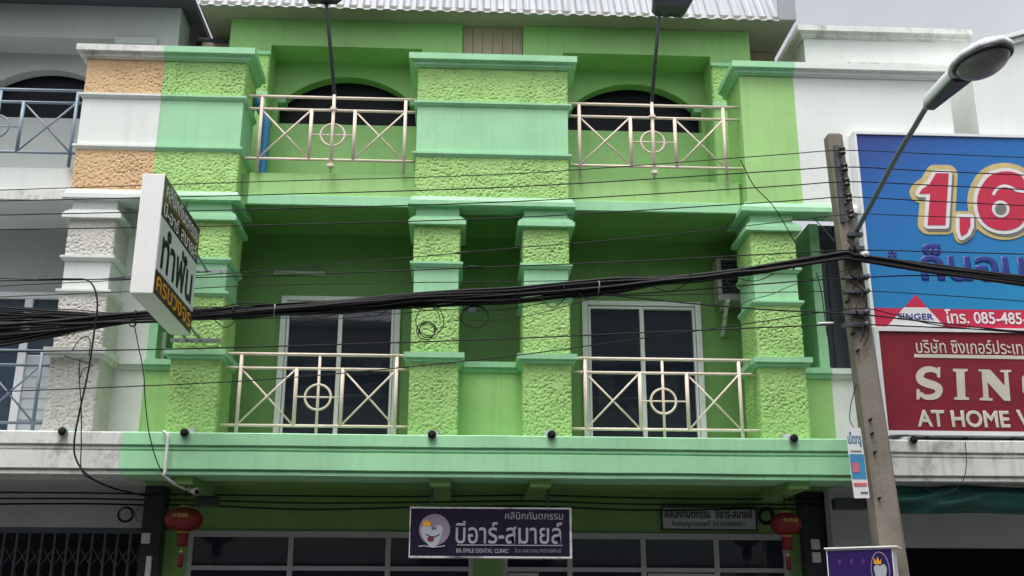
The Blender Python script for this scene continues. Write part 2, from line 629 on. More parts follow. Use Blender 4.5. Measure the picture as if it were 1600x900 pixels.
def arch_wall(parent, xc, m, yf=1.45, yb=1.62, hw_out=1.03, ztop=9.12):
    """wall with a flat-sided opening under a segmental arch"""
    zs, zi, za, ho, ha = 8.15, 8.46, 8.87, .94, .85
    rad = (ha * ha + (za - 8.52) ** 2) / (2 * (za - 8.52))
    zc = za - rad
    N = 22
    arc = []
    a0 = math.asin(ha / rad)
    for i in range(N + 1):
        t = -a0 + 2 * a0 * i / N
        arc.append((xc + rad * math.sin(t), zc + rad * math.cos(t)))
    mb = MB()
    mb.box(xc - hw_out, xc + hw_out, yf, yb, 6.4, zs)
    mb.box(xc - hw_out, xc - ho, yf, yb, zs, zi)
    mb.box(xc + ho, xc + hw_out, yf, yb, zs, zi)
    mb.box(xc - hw_out, xc - ha, yf, yb, zi, 8.52)
    mb.box(xc + ha, xc + hw_out, yf, yb, zi, 8.52)
    top = [(xc - hw_out, 8.52)] + arc + [(xc + hw_out, 8.52), (xc + hw_out, ztop), (xc - hw_out, ztop)]
    # strips keep the faces simple
    xs = [xc - hw_out] + [q[0] for q in arc] + [xc + hw_out]
    zl = [8.52] + [q[1] for q in arc] + [8.52]
    for i in range(len(xs) - 1):
        mb.add([(xs[i], yf, zl[i]), (xs[i + 1], yf, zl[i + 1]), (xs[i + 1], yf, ztop), (xs[i], yf, ztop),
                (xs[i], yb, zl[i]), (xs[i + 1], yb, zl[i + 1]), (xs[i + 1], yb, ztop), (xs[i], yb, ztop)],
               [(0, 1, 2, 3), (7, 6, 5, 4), (0, 4, 5, 1)])
    return mb.build('arch_wall', m, parent)


# ------------------------------------------------------------------ green shophouse
G = thing('green_shophouse', 'three storey double shophouse painted lime and mint green, in the middle', 'building')
XL, XR = -4.0, 4.0
# main wall behind the first floor balcony, with window openings
WY = 1.25
w = MB()
wins = [(-2.63, -1.13), (1.17, 2.70)]
xs = [-4.03, -2.63, -1.13, 1.17, 2.70, 4.0]
for i in range(5):
    z1 = 6.488
    if i in (1, 3):
        w.box(xs[i], xs[i + 1], WY, WY + .2, 5.65, z1)
    else:
        w.box(xs[i], xs[i + 1], WY, WY + .2, 3.6, z1)
w.build('wall', LIME_SHADE, G)
for (x0, x1) in wins:
    fr = MB()
    zt, zb = 5.65, 3.6
    fr.box(x0, x0 + .075, WY - .05, WY + .10, zb, zt)
    fr.box(x1 - .075, x1, WY - .05, WY + .10, zb, zt)
    fr.box(x0 + .075, x1 - .075, WY - .05, WY + .10, zt - .06, zt)
    wn = fr.build('window', ALU, G, bevel=.008)
    inn = MB()
    inn.box(x0 + .082, x0 + .112, WY - .03, WY + .06, zb, zt - .07)
    inn.box(x1 - .112, x1 - .082, WY - .03, WY + .06, zb, zt - .07)
    inn.box(x0 + .112, x1 - .112, WY - .03, WY + .06, zt - .10, zt - .07)
    inn.build('sash', ALU, wn, bevel=.004)
    xm = (x0 + x1) / 2
    B(xm - .027, xm + .027, WY - .035, WY + .05, zb, zt - .10).build('mullion', ALU, wn, bevel=.006)
    B(x0 + .075, xm, WY + .015, WY + .03, zb, zt - .06).build('pane', GLASS, wn)
    B(xm, x1 - .075, WY + .022, WY + .037, zb, zt - .06).build('pane', GLASS, wn)
# strip lights on that wall
for x0, x1, z in ((-2.75, -2.1, 5.93), (1.62, 1.95, 5.93)):
    s_ = B(x0, x1, WY - .05, WY, z, z + .05).build('strip_light', PVC, G, bevel=.008)
    MB().tube([(x0 + .03, WY - .065, z + .02), (x1 - .03, WY - .065, z + .02)], .012).build('tube', PVC, s_, True)
# upper floor slab, band and ceiling
B(-4.03, 3.72, .22, 2.0, 6.485, 6.88).build('floor_slab', LIME_SHADE, G)
for x0, x1 in ((-2.94, -.92), (.90, 3.02)):
    b_ = B(x0, x1, .19, .22, 6.60, 6.885).build('slab_face', LIME, G)
    B(x0, x1, .172, .22, 6.475, 6.60).build('slab_trim', MINT, b_, bevel=.006)
# low walls between paired pillars, with sills; party fins
for x0, x1, yf in ((-4.03, -3.60, .50), (-.39, .39, .42), (3.60, 4.07, .50)):
    lw = B(x0, x1, yf, yf + .14, 3.6, 4.51).build('low_wall', LIME, G)
    MB().molding([(x0, yf), (x1, yf)], zp(SILL, 4.505)).build('sill', MINT, lw)
for x0, x1 in ((-4.03, -3.93), (3.95, 4.07)):
    B(x0, x1, .50, WY, 4.625, 6.48).build('party_fin', MINT, G)
B(-3.945, -3.885, .72, .78, 4.63, 5.02).build('pipe_cover', PVC, G)
for k, xc in enumerate((-3.337, -.662, .622, 3.337)):
    pillar(G, xc, LIME_R, MINT, 3.0 * k + 1)
# parapet blocks of the upper balcony
parapet_block(G, -4.03, -3.04, LIME_R, MINT, 21, left=False)
parapet_block(G, -.945, .905, LIME_R, MINT, 24)
rb = B(3.06, 3.74, 0, .67, 6.53, 8.26).build('parapet_block', LIME, G)
MB().molding(ret(3.06, 3.74, 0, .67, True, False), zp(COPING, 8.255)).build('coping', MINT, rb)
MB().molding(ret(3.03, 4.06, 0, .67, True, False), zp(BLOCKCORN, 6.42)).build('cornice', MINT, rb)
B(3.06, 3.74, .05, .62, 8.25, 8.40).build('coping_core', MINT, rb)
# upper wall: frame in front, arch wall set back
FY = 1.0
fr = MB()
ZF = 9.47
for s in (-1, 1):
    xs = sorted((s * .41, s * .95))
    fr.box(xs[0], xs[1], FY, FY + .5, 6.8, ZF)
    xs = sorted((s * 2.955, s * 3.51))
    fr.box(xs[0], xs[1], FY, FY + .5, 6.8, ZF)
    xs = sorted((s * .95, s * 2.955))
    fr.box(xs[0], xs[1], FY, FY + .5, 9.08, ZF)
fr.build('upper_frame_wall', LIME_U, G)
for s in (-1, 1):
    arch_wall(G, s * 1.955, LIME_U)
    xs = sorted((s * 1.0, s * 2.92))
    B(xs[0], xs[1], 1.66, 1.68, 8.0, 9.0).build('arch_dark_sheet', ARCHP, G)
    # pilaster panel with ledges, and arch imposts
    xs = sorted((s * 2.962, s * 3.26))
    pp = stucco('pilaster_panel', LIME_R, G, xs[0], xs[1], FY - .03, FY + .02, 8.36, 8.91, seed=30 + s)
    for zz in (8.91, 8.31):
        B(xs[0] - .015, xs[1] + .015, FY - .06, FY + .01, zz, zz + .05).build('ledge', MINT, pp, bevel=.006)
    B(xs[0] + .01, xs[1] - .01, FY - .028, FY + .01, 7.0, 8.31).build('lower_panel', LIME, pp)
    for q in (-1, 1):
        xa = s * 1.955 + q * .94
        B(min(xa, xa - q * .10), max(xa, xa - q * .10), 1.42, 1.61, 8.45, 8.53).build('impost', MINT, G, bevel=.005)
# brown boarded panels between and beside the frames
for i in range(6):
    x0 = -.405 + i * .135
    B(x0 + .003, x0 + .132, FY + .06 + (i % 2) * .004, FY + .10, 6.9, ZF).build('board', BROWN, G)
for s in (-1, 1):
    xs = sorted((s * 3.51, s * 4.02))
    B(xs[0], xs[1], FY + .55, FY + .65, 6.9, ZF).build('side_wall_board', BROWN, G)
# roof: soffit, corrugated sheets of the steep eave, roof deck
rf = B(-3.88, 4.07, .68, 2.3, 9.475, 9.53).build('roof', SOFFIT, G)


def corrugated(x0, x1, z0, z1, y0, y1, pitch, amp):
    n = int(round((x1 - x0) / pitch * 8))
    vs, fs = [], []
    for k, (z, y) in enumerate(((z0, y0), (z1, y1))):
        for i in range(n + 1):
            x = x0 + (x1 - x0) * i / n
            c_ = math.cos(2 * math.pi * x / pitch)
            d = amp * max(-.75, min(.75, 1.5 * c_))
            vs.append((x, y - d, z))
        for i in range(n + 1):
            x = x0 + (x1 - x0) * i / n
            c_ = math.cos(2 * math.pi * x / pitch)
            d = amp * max(-.75, min(.75, 1.5 * c_))
            vs.append((x, y - d + .004, z))
    m_ = n + 1
    for i in range(n):
        fs.append((i, i + 1, 2 * m_ + i + 1, 2 * m_ + i))
        fs.append((m_ + i, 3 * m_ + i, 3 * m_ + i + 1, m_ + i + 1))
        fs.append((i, m_ + i, m_ + i + 1, i + 1))
    mb = MB()
    mb.add(vs, fs)
    return mb


PITCH_C = .177
nsheet = 11
x = -3.88
wsh = (4.07 + 3.88 - .25) / nsheet
for i in range(nsheet):
    corrugated(x, x + wsh + .02, 9.455 + .003 * (i % 3), 10.5, .655 - .004 * (i % 2), 1.25 - .004 * (i % 2), PITCH_C, .020).build('roof_sheet', SHEET, rf)
    x += wsh
B(x + .02, 4.07, .64, .70, 9.46, 9.9).build('gable_flashing', SHEET, rf, bevel=.006)
B(-3.88, 4.07, 1.2, 2.3, 10.4, 10.5).build('roof_deck', SHEET, rf)
# railings
for xsr, en in (((-2.85, -2.22, -1.965, -1.70, -1.09), (-3.03, -.93)), ((1.07, 1.70, 1.965, 2.245, 2.86), (.90, 3.06))):
    railing(G, xsr, (3.65, 3.80, 4.455, 4.62), .12, RAIL, en)
for xsr, en in (((-2.845, -2.235, -1.965, -1.705, -1.09), (-3.04, -.945)), ((1.055, 1.69, 1.96, 2.245, 2.86), (.905, 3.06))):
    railing(G, xsr, (6.88, 7.045, 7.705, 7.875), .13, RAIL, en)
# first floor slab with its cornice, soffit and beams
sl = cornice_run(-3.95, 4.0).build('slab_cornice', MINT, G)
B(-3.95, 4.0, .3, WY + .1, 3.22, 3.652).build('soffit', LIME_SHADE, sl)
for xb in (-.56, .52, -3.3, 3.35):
    B(xb - .11, xb + .11, -.25, WY, 3.10, 3.225).build('beam', LIME_SHADE, sl)
# drain stubs at the pillar feet


def drain(parent, px, py, m):
    p = at(px, py, -.42)
    o = MB().tube([(p.x, -.42, p.z), (p.x, .05, p.z + .02)], .046, 14, cap=False).build('drain_pipe', m, parent, True)
    MB().tube([(p.x, -.422, p.z), (p.x, -.2, p.z + .01)], .038, 14).build('bore', HOLE, o, True)
    MB().lathe([(.10, 0), (.07, .04), (.047, .16)], (p.x, -.18, p.z - .005), 12, Vector((0, -1, 0))).build('mortar_collar', m, o, True)


for px, py in ((288, 676), (675, 679), (862, 679), (1241, 685)):
    drain(G, px, py, PVC_G)
# blue down pipe on the upper balcony
dp = MB().tube(catmull([(-2.86, .55, 6.88), (-2.86, .55, 7.55), (-2.87, .55, 7.75), (-2.98, .55, 7.98), (-3.02, .55, 8.06)], 6), .055, 12).build('down_pipe', BLUEP, G, True)
MB().tube([(-2.955, .55, 7.93), (-3.02, .55, 8.06)], .066, 12).build('pipe_elbow', BLUEP, dp, True)
# ground floor: wall over the shopfront, posts, shopfront frames and glass
SY = 1.2
B(-3.95, 4.0, SY, SY + .2, 2.735, 3.23).build('lintel_wall', LIME_SHADE, G)
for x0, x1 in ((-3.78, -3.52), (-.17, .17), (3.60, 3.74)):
    B(x0, x1, SY - .06, SY + .2, -.0, 2.735).build('post', LIME_SHADE, G)
B(-4.0, -3.78, .9, SY + .2, 0, 3.22).build('column', mat('dark_tile', (.03, .03, .04), .4, .2, 3.0), G)
B(3.74, 4.0, .95, SY + .2, 0, 3.22).build('column', mat('dark_tile', (.03, .03, .04), .4, .2, 3.0), G)
sf = MB()
bays = ((-3.52, -2.32, -1.18, -.17), (.17, .97, 1.85, 2.73, 3.60))
for bay in bays:
    sf.box(bay[0], bay[-1], SY - .03, SY + .05, 2.665, 2.735)
    sf.box(bay[0], bay[-1], SY - .03, SY + .05, 2.285, 2.335)
    for i, xv in enumerate(bay):
        a_, b_ = (xv, xv + .06) if i == 0 else ((xv - .06, xv) if i == len(bay) - 1 else (xv - .03, xv + .03))
        sf.box(a_, b_, SY - .034, SY + .054, 0, 2.665)
sf = sf.build('shopfront', ALU_D, G)
for bay in bays:
    for i in range(len(bay) - 1):
        B(bay[i] + .03, bay[i + 1] - .03, SY + .0, SY + .012, 2.335, 2.665).build('pane', GLASS, sf)
        B(bay[i] + .03, bay[i + 1] - .03, SY + .0, SY + .012, 0.1, 2.285).build('pane', GLASS, sf)
# the blinds behind the right doors
B(1.9, 2.70, SY - .012, SY - .004, 2.0, 2.27).build('door_rail', ALU_D, sf)
B(.24, .60, SY - .012, SY - .004, 2.0, 2.27).build('door_rail', ALU_D, sf)
# switch boxes on the dark columns
for x, z in ((-3.93, 2.62), (3.86, 2.60), (3.86, 2.45)):
    B(x - .05, x + .05, .86 if x < 0 else .91, .9 if x < 0 else .95, z - .06, z + .06).build('switch_box', PVC, G, bevel=.01)
B(-3.90, -3.84, .86, .90, 1.2, 2.42).build('cable_trunking', PVC, G, bevel=.006)

# ------------------------------------------------------------------ white shophouse on the left
L = thing('white_shophouse', 'grey white shophouse with blue railings and orange stucco block, at the left', 'building', (-6, 0, 0))
w = MB()
w.box(-8, -6.95, WY, WY + .2, 3.6, 6.5)
w.box(-6.95, -4.55, WY, WY + .2, 5.64, 6.5)
w.box(-4.55, -4.03, WY, WY + .2, 3.6, 6.5)
w.build('wall', GREY_W, L)
fr = MB()
fr.box(-4.65, -4.55, WY - .05, WY + .1, 3.6, 5.64)
fr.box(-6.95, -4.65, WY - .05, WY + .1, 5.56, 5.64)
fr.box(-6.95, -6.87, WY - .05, WY + .1, 3.6, 5.56)
wn = fr.build('window', ALU, L, bevel=.006)
for xm in (-5.75, -6.6):
    B(xm - .05, xm + .05, WY - .03, WY + .06, 3.6, 5.56).build('mullion', ALU, wn, bevel=.006)
for x0, x1 in ((-6.87, -6.65), (-6.55, -5.80), (-5.70, -4.65)):
    B(x0, x1, WY + .01, WY + .025, 4.85, 5.56).build('pane', GLASS_B, wn)
SHUT = mat('pale_shutter', (.50, .56, .58), .5, .08, 2.0)
for x0, x1 in ((-6.87, -6.65), (-5.70, -4.65)):
    for k in range(9):
        z = 3.64 + k * .134
        MB().prism([(WY - .005, z), (WY + .02, z), (WY + .02, z + .13), (WY + .010, z + .13)], 0, x0, x1).build('louvre', SHUT, wn)
B(-6.55, -5.80, WY + .01, WY + .025, 3.6, 4.85).build('pane', GLASS_B, wn)
B(-8, -4.03, .22, 2.0, 6.485, 6.88).build('floor_slab', WHITE, L)
b_ = B(-8, -5.02, .19, .22, 6.60, 6.885).build('slab_face', WHITE, L)
B(-8, -5.02, .172, .22, 6.475, 6.60).build('slab_trim', WHITE_DIRTY, b_)
B(-4.45, -4.03, .50, WY, 3.6, 6.48).build('low_wall', WHITE, L)
MB().molding([(-4.45, .50), (-4.03, .50)], zp(SILL, 4.505)).build('sill', WHITE, L)
pillar(L, -4.662, WHITE_R, WHITE, 13.0)
parapet_block(L, -4.965, -4.03, ORANGE_R, WHITE, 21, right=False, dirty=WHITE_DIRTY)
fr = MB()
fr.box(-8, -6.99, FY, FY + .5, 6.8, 9.60)
fr.box(-6.99, -4.99, FY, FY + .5, 9.11, 9.60)
fr.box(-4.99, -4.19, FY, FY + .5, 6.8, 9.60)
fr.build('upper_frame_wall', GREY_W, L)
arch_wall(L, -5.985, GREY_W, hw_out=1.01, ztop=9.13)
B(-6.95, -5.02, 1.66, 1.68, 8.0, 9.0).build('arch_dark_sheet', ARCHP, L)
B(-4.995, -4.45, .94, .998, 9.02, 9.11).build('beam_drip', GREY_W, L)
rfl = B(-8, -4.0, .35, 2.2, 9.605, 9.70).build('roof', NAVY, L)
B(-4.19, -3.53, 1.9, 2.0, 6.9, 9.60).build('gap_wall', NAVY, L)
MB().tube([(-4.0, 1.25, 9.28), (-3.6, 1.3, 9.28)], .03).build('gap_pipe', NAVY, L, True)
railing(L, (-6.86, -6.24, -5.985, -5.70, -5.07), (6.88, 7.06, 7.72, 7.885), .13, RAIL_B, (-7.05, -4.965))
railing(L, (-6.86, -6.24, -5.985, -5.70, -5.08), (3.65, 3.80, 4.455, 4.62), .12, RAIL_B, (-7.05, -4.94))
cornice_run(-9, -3.95).build('slab_cornice', WHITE_DIRTY, L)
B(-9, -3.95, .3, WY + .1, 3.22, 3.652).build('soffit', GREY_W, L)
drain(L, 97, 674, PVC_G)
B(-9, -3.95, SY, SY + .2, 2.765, 3.23).build('lintel_wall', GREY_W, L)
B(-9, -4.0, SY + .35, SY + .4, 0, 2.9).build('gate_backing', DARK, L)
GATE = mat('gate_steel', (.09, .11, .13), .5, .15, 5.0)
gt = B(-8.5, -4.02, SY + .02, SY + .08, 2.70, 2.765).build('folding_gate', GATE, L)
k = 0
xg = -5.95
while xg < -4.05:
    B(xg - .012, xg + .012, SY + .03, SY + .055, 0, 2.71).build('gate_bar', GATE, gt)
    if xg + .145 < -4.04:
        for z0 in (1.72, 2.02, 2.32):
            MB().tube([(xg, SY + .065, z0), (xg + .145, SY + .065, z0 + .22)], .008, 5).build('gate_lattice', GATE, gt)
            MB().tube([(xg + .145, SY + .075, z0), (xg, SY + .075, z0 + .22)], .008, 5).build('gate_lattice', GATE, gt)
    xg += .145

# ------------------------------------------------------------------ white shophouse on the right
RW = thing('white_shophouse', 'white shophouse with stained coping carrying the two billboards, at the right', 'building', (6, 0, 0))
B(3.74, 5.72, 0, .30, 6.53, 8.26).build('parapet_wall', WHITE, RW)
MB().molding([(3.74, 0), (5.72, 0)], zp(COPING, 8.255)).build('coping', WHITE, RW)
MB().molding([(4.06, 0), (6.0, 0)], zp(BLOCKCORN, 6.42)).build('cornice', WHITE, RW)
B(4.39, 9, .02, .30, 3.6, 6.60).build('wall', WHITE, RW)
B(4.07, 4.39, .52, .66, 3.6, 4.51).build('low_wall', WHITE, RW)
MB().molding([(4.07, .52), (4.39, .52)], zp(SILL, 4.505)).build('sill', WHITE, RW)
B(4.075, 4.385, .60, .63, 4.63, 6.5).build('recess_shade_sheet', GLASS, RW)  # dark sheet standing in for the neighbour's shaded recess
# attic behind the parapet
at0, at1 = 4.27, 6.6
aw = B(at0, at1, 1.0, 1.9, 8.2, 9.40).build('attic_wall', WHITE, RW)
MB().molding([(at0, 1.9), (at0, 1.0), (at1, 1.0)], zp(COPING, 9.395)).build('coping', WHITE_DIRTY, aw)
B(at0, at1, 1.03, 1.9, 9.39, 9.54).build('coping_core', WHITE, aw)
MB().molding([(4.85, 1.0), (at1, 1.0)], [(-.02, 8.98), (.05, 8.98), (.05, 9.03), (-.02, 9.05)]).build('string_course', WHITE_DIRTY, aw)
# wing that turns towards the street further right
q0, q1 = at(1512, 74, .05), at(1700, 24, .05)
wg = MB().prism([(q0.x, 6.4), (q1.x, 6.4), (q1.x, q1.z), (q0.x, q0.z)], 1, .05, .9).build('wing_wall', WHITE, RW)
for lv_, ov in ((.0, .10), (-.075, .05)):
    MB().add([(q0.x - .02, .05 - ov, q0.z + lv_ - .06), (q1.x, .05 - ov, q1.z + lv_ - .06), (q1.x, .05 - ov, q1.z + lv_), (q0.x - .02, .05 - ov, q0.z + lv_),
              (q0.x - .02, .9, q0.z + lv_ - .06), (q1.x, .9, q1.z + lv_ - .06), (q1.x, .9, q1.z + lv_), (q0.x - .02, .9, q0.z + lv_)],
             [(0, 1, 2, 3), (7, 6, 5, 4), (0, 4, 5, 1), (1, 5, 6, 2), (2, 6, 7, 3), (3, 7, 4, 0)]).build('wing_coping', WHITE, wg)
cornice_run(4.0, 9).build('slab_cornice', WHITE_DIRTY, RW)
B(4.0, 9, .3, 1.3, 3.22, 3.652).build('soffit', GREY_W, RW)
drain(RW, 1428, 687, PVC_G)
for xx in (4.9, 5.35, 5.9):
    MB().tube([(xx, -.12, 3.72), (xx + .03, .02, 3.68)], .018, 6).build('sign_strut', GREYM, RW)
B(4.75, 8, -.02, .02, 3.655, 3.72).build('gap_shade_strip', GREYM, RW)  # dark strip added for the shading in the gap under the billboard
B(4.0, 9, .72, .9, 2.56, 3.23).build('lintel_wall', GREY_W, RW)
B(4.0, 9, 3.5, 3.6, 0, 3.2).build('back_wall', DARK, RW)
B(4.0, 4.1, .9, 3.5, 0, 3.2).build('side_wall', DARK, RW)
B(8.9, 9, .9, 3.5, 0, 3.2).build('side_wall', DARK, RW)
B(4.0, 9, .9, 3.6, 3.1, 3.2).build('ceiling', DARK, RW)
TARP = mat('green_tarpaulin', (.014, .095, .082), .5, .2, 2.0)
# rolled green awning with folds
vs, fs = [], []
nx, nz = 90, 14
for i in range(nx + 1):
    x = 4.42 + 2.6 * i / nx
    for j in range(nz + 1):
        t = j / nz
        z = 3.17 - .30 * t + .008 * math.sin(x * 5)
        fold = .034 * math.sin(22 * (t * .5 + (x - 4.4) * .42)) * math.exp(-((x - 4.9) / .5) ** 2) + .016 * math.sin(11 * (t - .22 * x))
        y = -.06 - .12 * math.sin(math.pi * min(1, t * 1.05)) - fold
        vs.append((x, y, z))
for i in range(nx):
    for j in range(nz):
        a_ = i * (nz + 1) + j
        fs.append((a_, a_ + 1, a_ + nz + 2, a_ + nz + 1))
n0 = len(vs)
aw_mb = MB().add(vs, fs)
aw_mb.add([(x_, y_ + .03, z_) for x_, y_, z_ in vs], fs)
tag(aw_mb.build('awning', TARP, None, True), 'dark green tarpaulin awning rolled up under the right cornice', 'awning')

# ------------------------------------------------------------------ billboards on the right building
FRAME_W = mat('billboard_frame', (.70, .72, .74), .4, .08, 3.0, dirt=.15, dirt_col=(.35, .34, .33))
BLUE = mat('billboard_blue', (.012, .19, .52), .45, .12, .9)
_t = BLUE.node_tree
_b = _t.nodes['Principled BSDF']
_g = _t.nodes.new('ShaderNodeNewGeometry')
_sp = _t.nodes.new('ShaderNodeSeparateXYZ')
_t.links.new(_g.outputs['Position'], _sp.inputs[0])
_ad = _t.nodes.new('ShaderNodeMath')
_ad.operation = 'MULTIPLY_ADD'
_ad.inputs[1].default_value = -.45
_t.links.new(_sp.outputs[0], _ad.inputs[0])
_t.links.new(_sp.outputs[2], _ad.inputs[2])
_mr = _t.nodes.new('ShaderNodeMapRange')
_mr.inputs[1].default_value = 2.2
_mr.inputs[2].default_value = 5.5
_t.links.new(_ad.outputs[0], _mr.inputs[0])
_cr = _t.nodes.new('ShaderNodeValToRGB')          # the poster's printed blend, sky blue to navy in its corner
_cr.color_ramp.elements[0].color = (.010, .24, .48, 1)
_cr.color_ramp.elements[1].color = (.022, .025, .20, 1)
_e = _cr.color_ramp.elements.new(.72)
_e.color = (.006, .115, .39, 1)
_t.links.new(_mr.outputs[0], _cr.inputs[0])
_t.links.new(_cr.outputs[0], _b.inputs['Base Color'])
SKYB = mat('billboard_sky_blue', (.02, .27, .62), .45, .10, .9)
NAVYP = mat('billboard_navy', (.02, .035, .22), .45, .08, 2.0)
REDP = mat('billboard_red', (.50, .018, .06), .45, .08, 2.0)
GOLD = mat('billboard_gold', (.52, .43, .19), .45, .18, 6.0)
CREAM = mat('billboard_cream', (.58, .55, .47), .45, .10, 2.0)
WHITEP = mat('billboard_white', (.66, .66, .68), .45, .05, 2.0)
DRED = mat('billboard_dark_red', (.21, .012, .024), .45, .2, 1.6, streak=.2, dirt_col=(.12, .02, .03))
SHADOW = mat('billboard_grey', (.16, .16, .15), .5, .1, 4.0)
X, UP = (1, 0, 0), (0, 0, 1)
bb = thing('billboard', 'blue billboard with a big red 1,6 price, upper right', 'billboard', (4.38, -.15, 4.97))
B(4.41, 7.4, -.15, -.02, 4.98, 7.41).build('panel', BLUE, bb)
fm = MB()
fm.box(4.375, 4.41, -.17, -.01, 4.965, 7.445).box(4.41, 7.4, -.17, -.01, 7.41, 7.445)
fm.build('frame', FRAME_W, bb)
YB = -.1535


def band(z0, z1, m, y=YB, x0=4.41, x1=7.4, name='print'):
    return B(x0, x1, y, y + .003, z0, z1).build(name, m, bb)


# big price: gold glow, grey edge, white edge, red figure; each a sheet a few mm proud of the last
def bbp(px, py):
    p = at(px, py, -.16)
    return p.x, p.z


def digit_poly(pxs):
    return [bbp(a, b) for a, b in pxs]


one = [(1436, 302), (1440, 296), (1452, 288), (1462, 271), (1482, 271), (1477, 352), (1449, 352), (1453, 303), (1436, 303)]


def offset_poly(pts, d):
    """grow a 2-d polygon outward (round joins) by sampling"""
    area = sum(pts[i][0] * pts[(i + 1) % len(pts)][1] - pts[(i + 1) % len(pts)][0] * pts[i][1] for i in range(len(pts)))
    if area < 0:
        pts = pts[::-1]
    out = []
    n_ = len(pts)
    for i in range(n_):
        p, a, b = Vector(pts[i]), Vector(pts[i - 1]), Vector(pts[(i + 1) % n_])
        d0, d1 = (p - a).normalized(), (b - p).normalized()
        n0_, n1_ = Vector((d0.y, -d0.x)), Vector((d1.y, -d1.x))
        crs = d0.x * d1.y - d0.y * d1.x
        if crs > 0.05:
            a0_, a1_ = math.atan2(n0_.y, n0_.x), math.atan2(n1_.y, n1_.x)
            if a1_ < a0_:
                a1_ += 2 * math.pi
            for k_ in range(7):
                t_ = a0_ + (a1_ - a0_) * k_ / 6
                out.append(tuple(p + Vector((math.cos(t_), math.sin(t_))) * d))
        else:
            m_ = (n0_ + n1_)
            m_ = m_ / max(.3, m_.length_squared) * 2
            out.append(tuple(p + m_ * d))
    return out


def layer(pts, y, m, name):
    n_ = len(pts)
    mb_ = MB()
    mb_.add([(a, y, b) for a, b in pts] + [(a, y + .003, b) for a, b in pts],
            [tuple(range(n_)), tuple(range(2 * n_ - 1, n_ - 1, -1))] + [(i, (i + 1) % n_, (i + 1) % n_ + n_, i + n_) for i in range(n_)])
    return mb_.build(name, m, bb)


c6 = bbp(1563, 316)
sixo = [bbp(a, b) for a, b in [(1606, 296), (1594, 274), (1570, 268), (1545, 276), (1529, 300), (1527, 325), (1535, 346), (1553, 358), (1575, 360), (1594, 352), (1606, 333), (1607, 312)]]
six_s = [Vector((a, 0, b)) for a, b in sixo]
sm = catmull(six_s + [six_s[0]], 5)[:-1]
sixo = [(v.x, v.z) for v in sm]
hole = [bbp(1563 + 9 * math.cos(t * math.pi / 12), 327 + 9 * math.sin(t * math.pi / 12)) for t in range(24)]
comma = [bbp(a, b) for a, b in [(1499, 340), (1516, 340), (1516, 353), (1511, 364), (1502, 370), (1499, 360)]]
one_w = digit_poly(one)
for gi, pts in enumerate((one_w, sixo, comma)):
    layer(offset_poly(pts, .115 if gi < 2 else .085), -.157 - .0006 * gi, GOLD, 'figure_glow')
    layer([(a + .018, b - .028) for a, b in offset_poly(pts, .05)], -.1608 - .0003 * gi, SHADOW, 'figure_shadow')
    layer(offset_poly(pts, .045), -.164, WHITEP, 'figure_edge')
    layer(pts, -.1675, REDP, 'figure')
layer(offset_poly(hole, .035), -.171, WHITEP, 'figure_edge')
layer(hole, -.1745, SHADOW, 'figure_hole')
notch = [(v.x, v.z) for v in catmull([Vector((bbp(a, b)[0], 0, bbp(a, b)[1])) for a, b in [(1551, 305), (1557, 296), (1567, 291), (1578, 293), (1588, 298), (1600, 300), (1609, 300)]], 4)]
layer(stroke(notch, .035), -.171, WHITEP, 'figure_edge')
p0, p1 = bbp(1440, 438), bbp(1600, 438)
lettering('ก็นอน', NAVYP, bb, (p0[0], -.1545, p0[1]), X, UP, p1[0] - p0[0] + .04, .46, bold=.035)
p0 = bbp(1388, 404)
lettering('*', NAVYP, bb, (p0[0], -.1545, p0[1]), X, UP, .11, .11, bold=.03)
zr0, zr1 = bbp(1450, 511)[1], bbp(1450, 482)[1]
band(zr0, zr1, REDP, -.1545)
band(zr0 - .035, zr0, WHITEP, -.1545)
tri = [bbp(a, b) for a, b in [(1386, 510), (1431, 460), (1476, 510)]]
layer([tri[0], bbp(1413, 480), bbp(1449, 480.5), tri[2]], -.158, WHITEP, 'emblem_base')
layer([bbp(1413, 480), tri[1], bbp(1449, 480.5)], -.158, REDP, 'emblem_peak')
p0, p1 = bbp(1403, 499), bbp(1459, 499)
lettering('SINGER', NAVYP, bb, (p0[0], -.160, p0[1]), X, UP, p1[0] - p0[0], .075, bold=.02)
p0, p1 = bbp(1478, 504), bbp(1620, 504)
lettering('โทร. 085-485-4', WHITEP, bb, (p0[0], -.158, p0[1] - .01), X, UP, p1[0] - p0[0] - .02, .17, bold=.02)

rs = thing('billboard', 'dark red billboard with cream serif letters below the blue one', 'billboard', (4.38, -.2, 3.72))
B(4.42, 7.4, -.20, -.04, 3.76, 4.91).build('panel', DRED, rs)
fm = MB()
fm.box(4.37, 4.42, -.22, -.03, 3.70, 4.955).box(4.42, 7.4, -.22, -.03, 4.91, 4.955).box(4.42, 7.4, -.22, -.03, 3.715, 3.76)
fm.build('frame', FRAME_W, rs)


def rsp(px, py):
    p = at(px, py, -.205)
    return p.x, p.z


def rlay(pxs, name='lettering', y=-.2055, m=CREAM):
    pts = [rsp(a, b) for a, b in pxs]
    n_ = len(pts)
    return MB().add([(a, y, b) for a, b in pts] + [(a, y + .004, b) for a, b in pts],
                    [tuple(range(n_)), tuple(range(2 * n_ - 1, n_ - 1, -1))] + [(i, (i + 1) % n_, (i + 1) % n_ + n_, i + n_) for i in range(n_)]).build(name, m, rs)


p0, p1 = rsp(1432, 549), rsp(1612, 549)
lettering('บริษัท ซิงเกอร์ประเทศ', CREAM, rs, (p0[0], -.2055, p0[1] - .02), X, UP, p1[0] - p0[0], .17, bold=.006)
rlay([(1428.5, 553), (1640, 556.5), (1640, 562), (1428.5, 558.5)], 'rule')
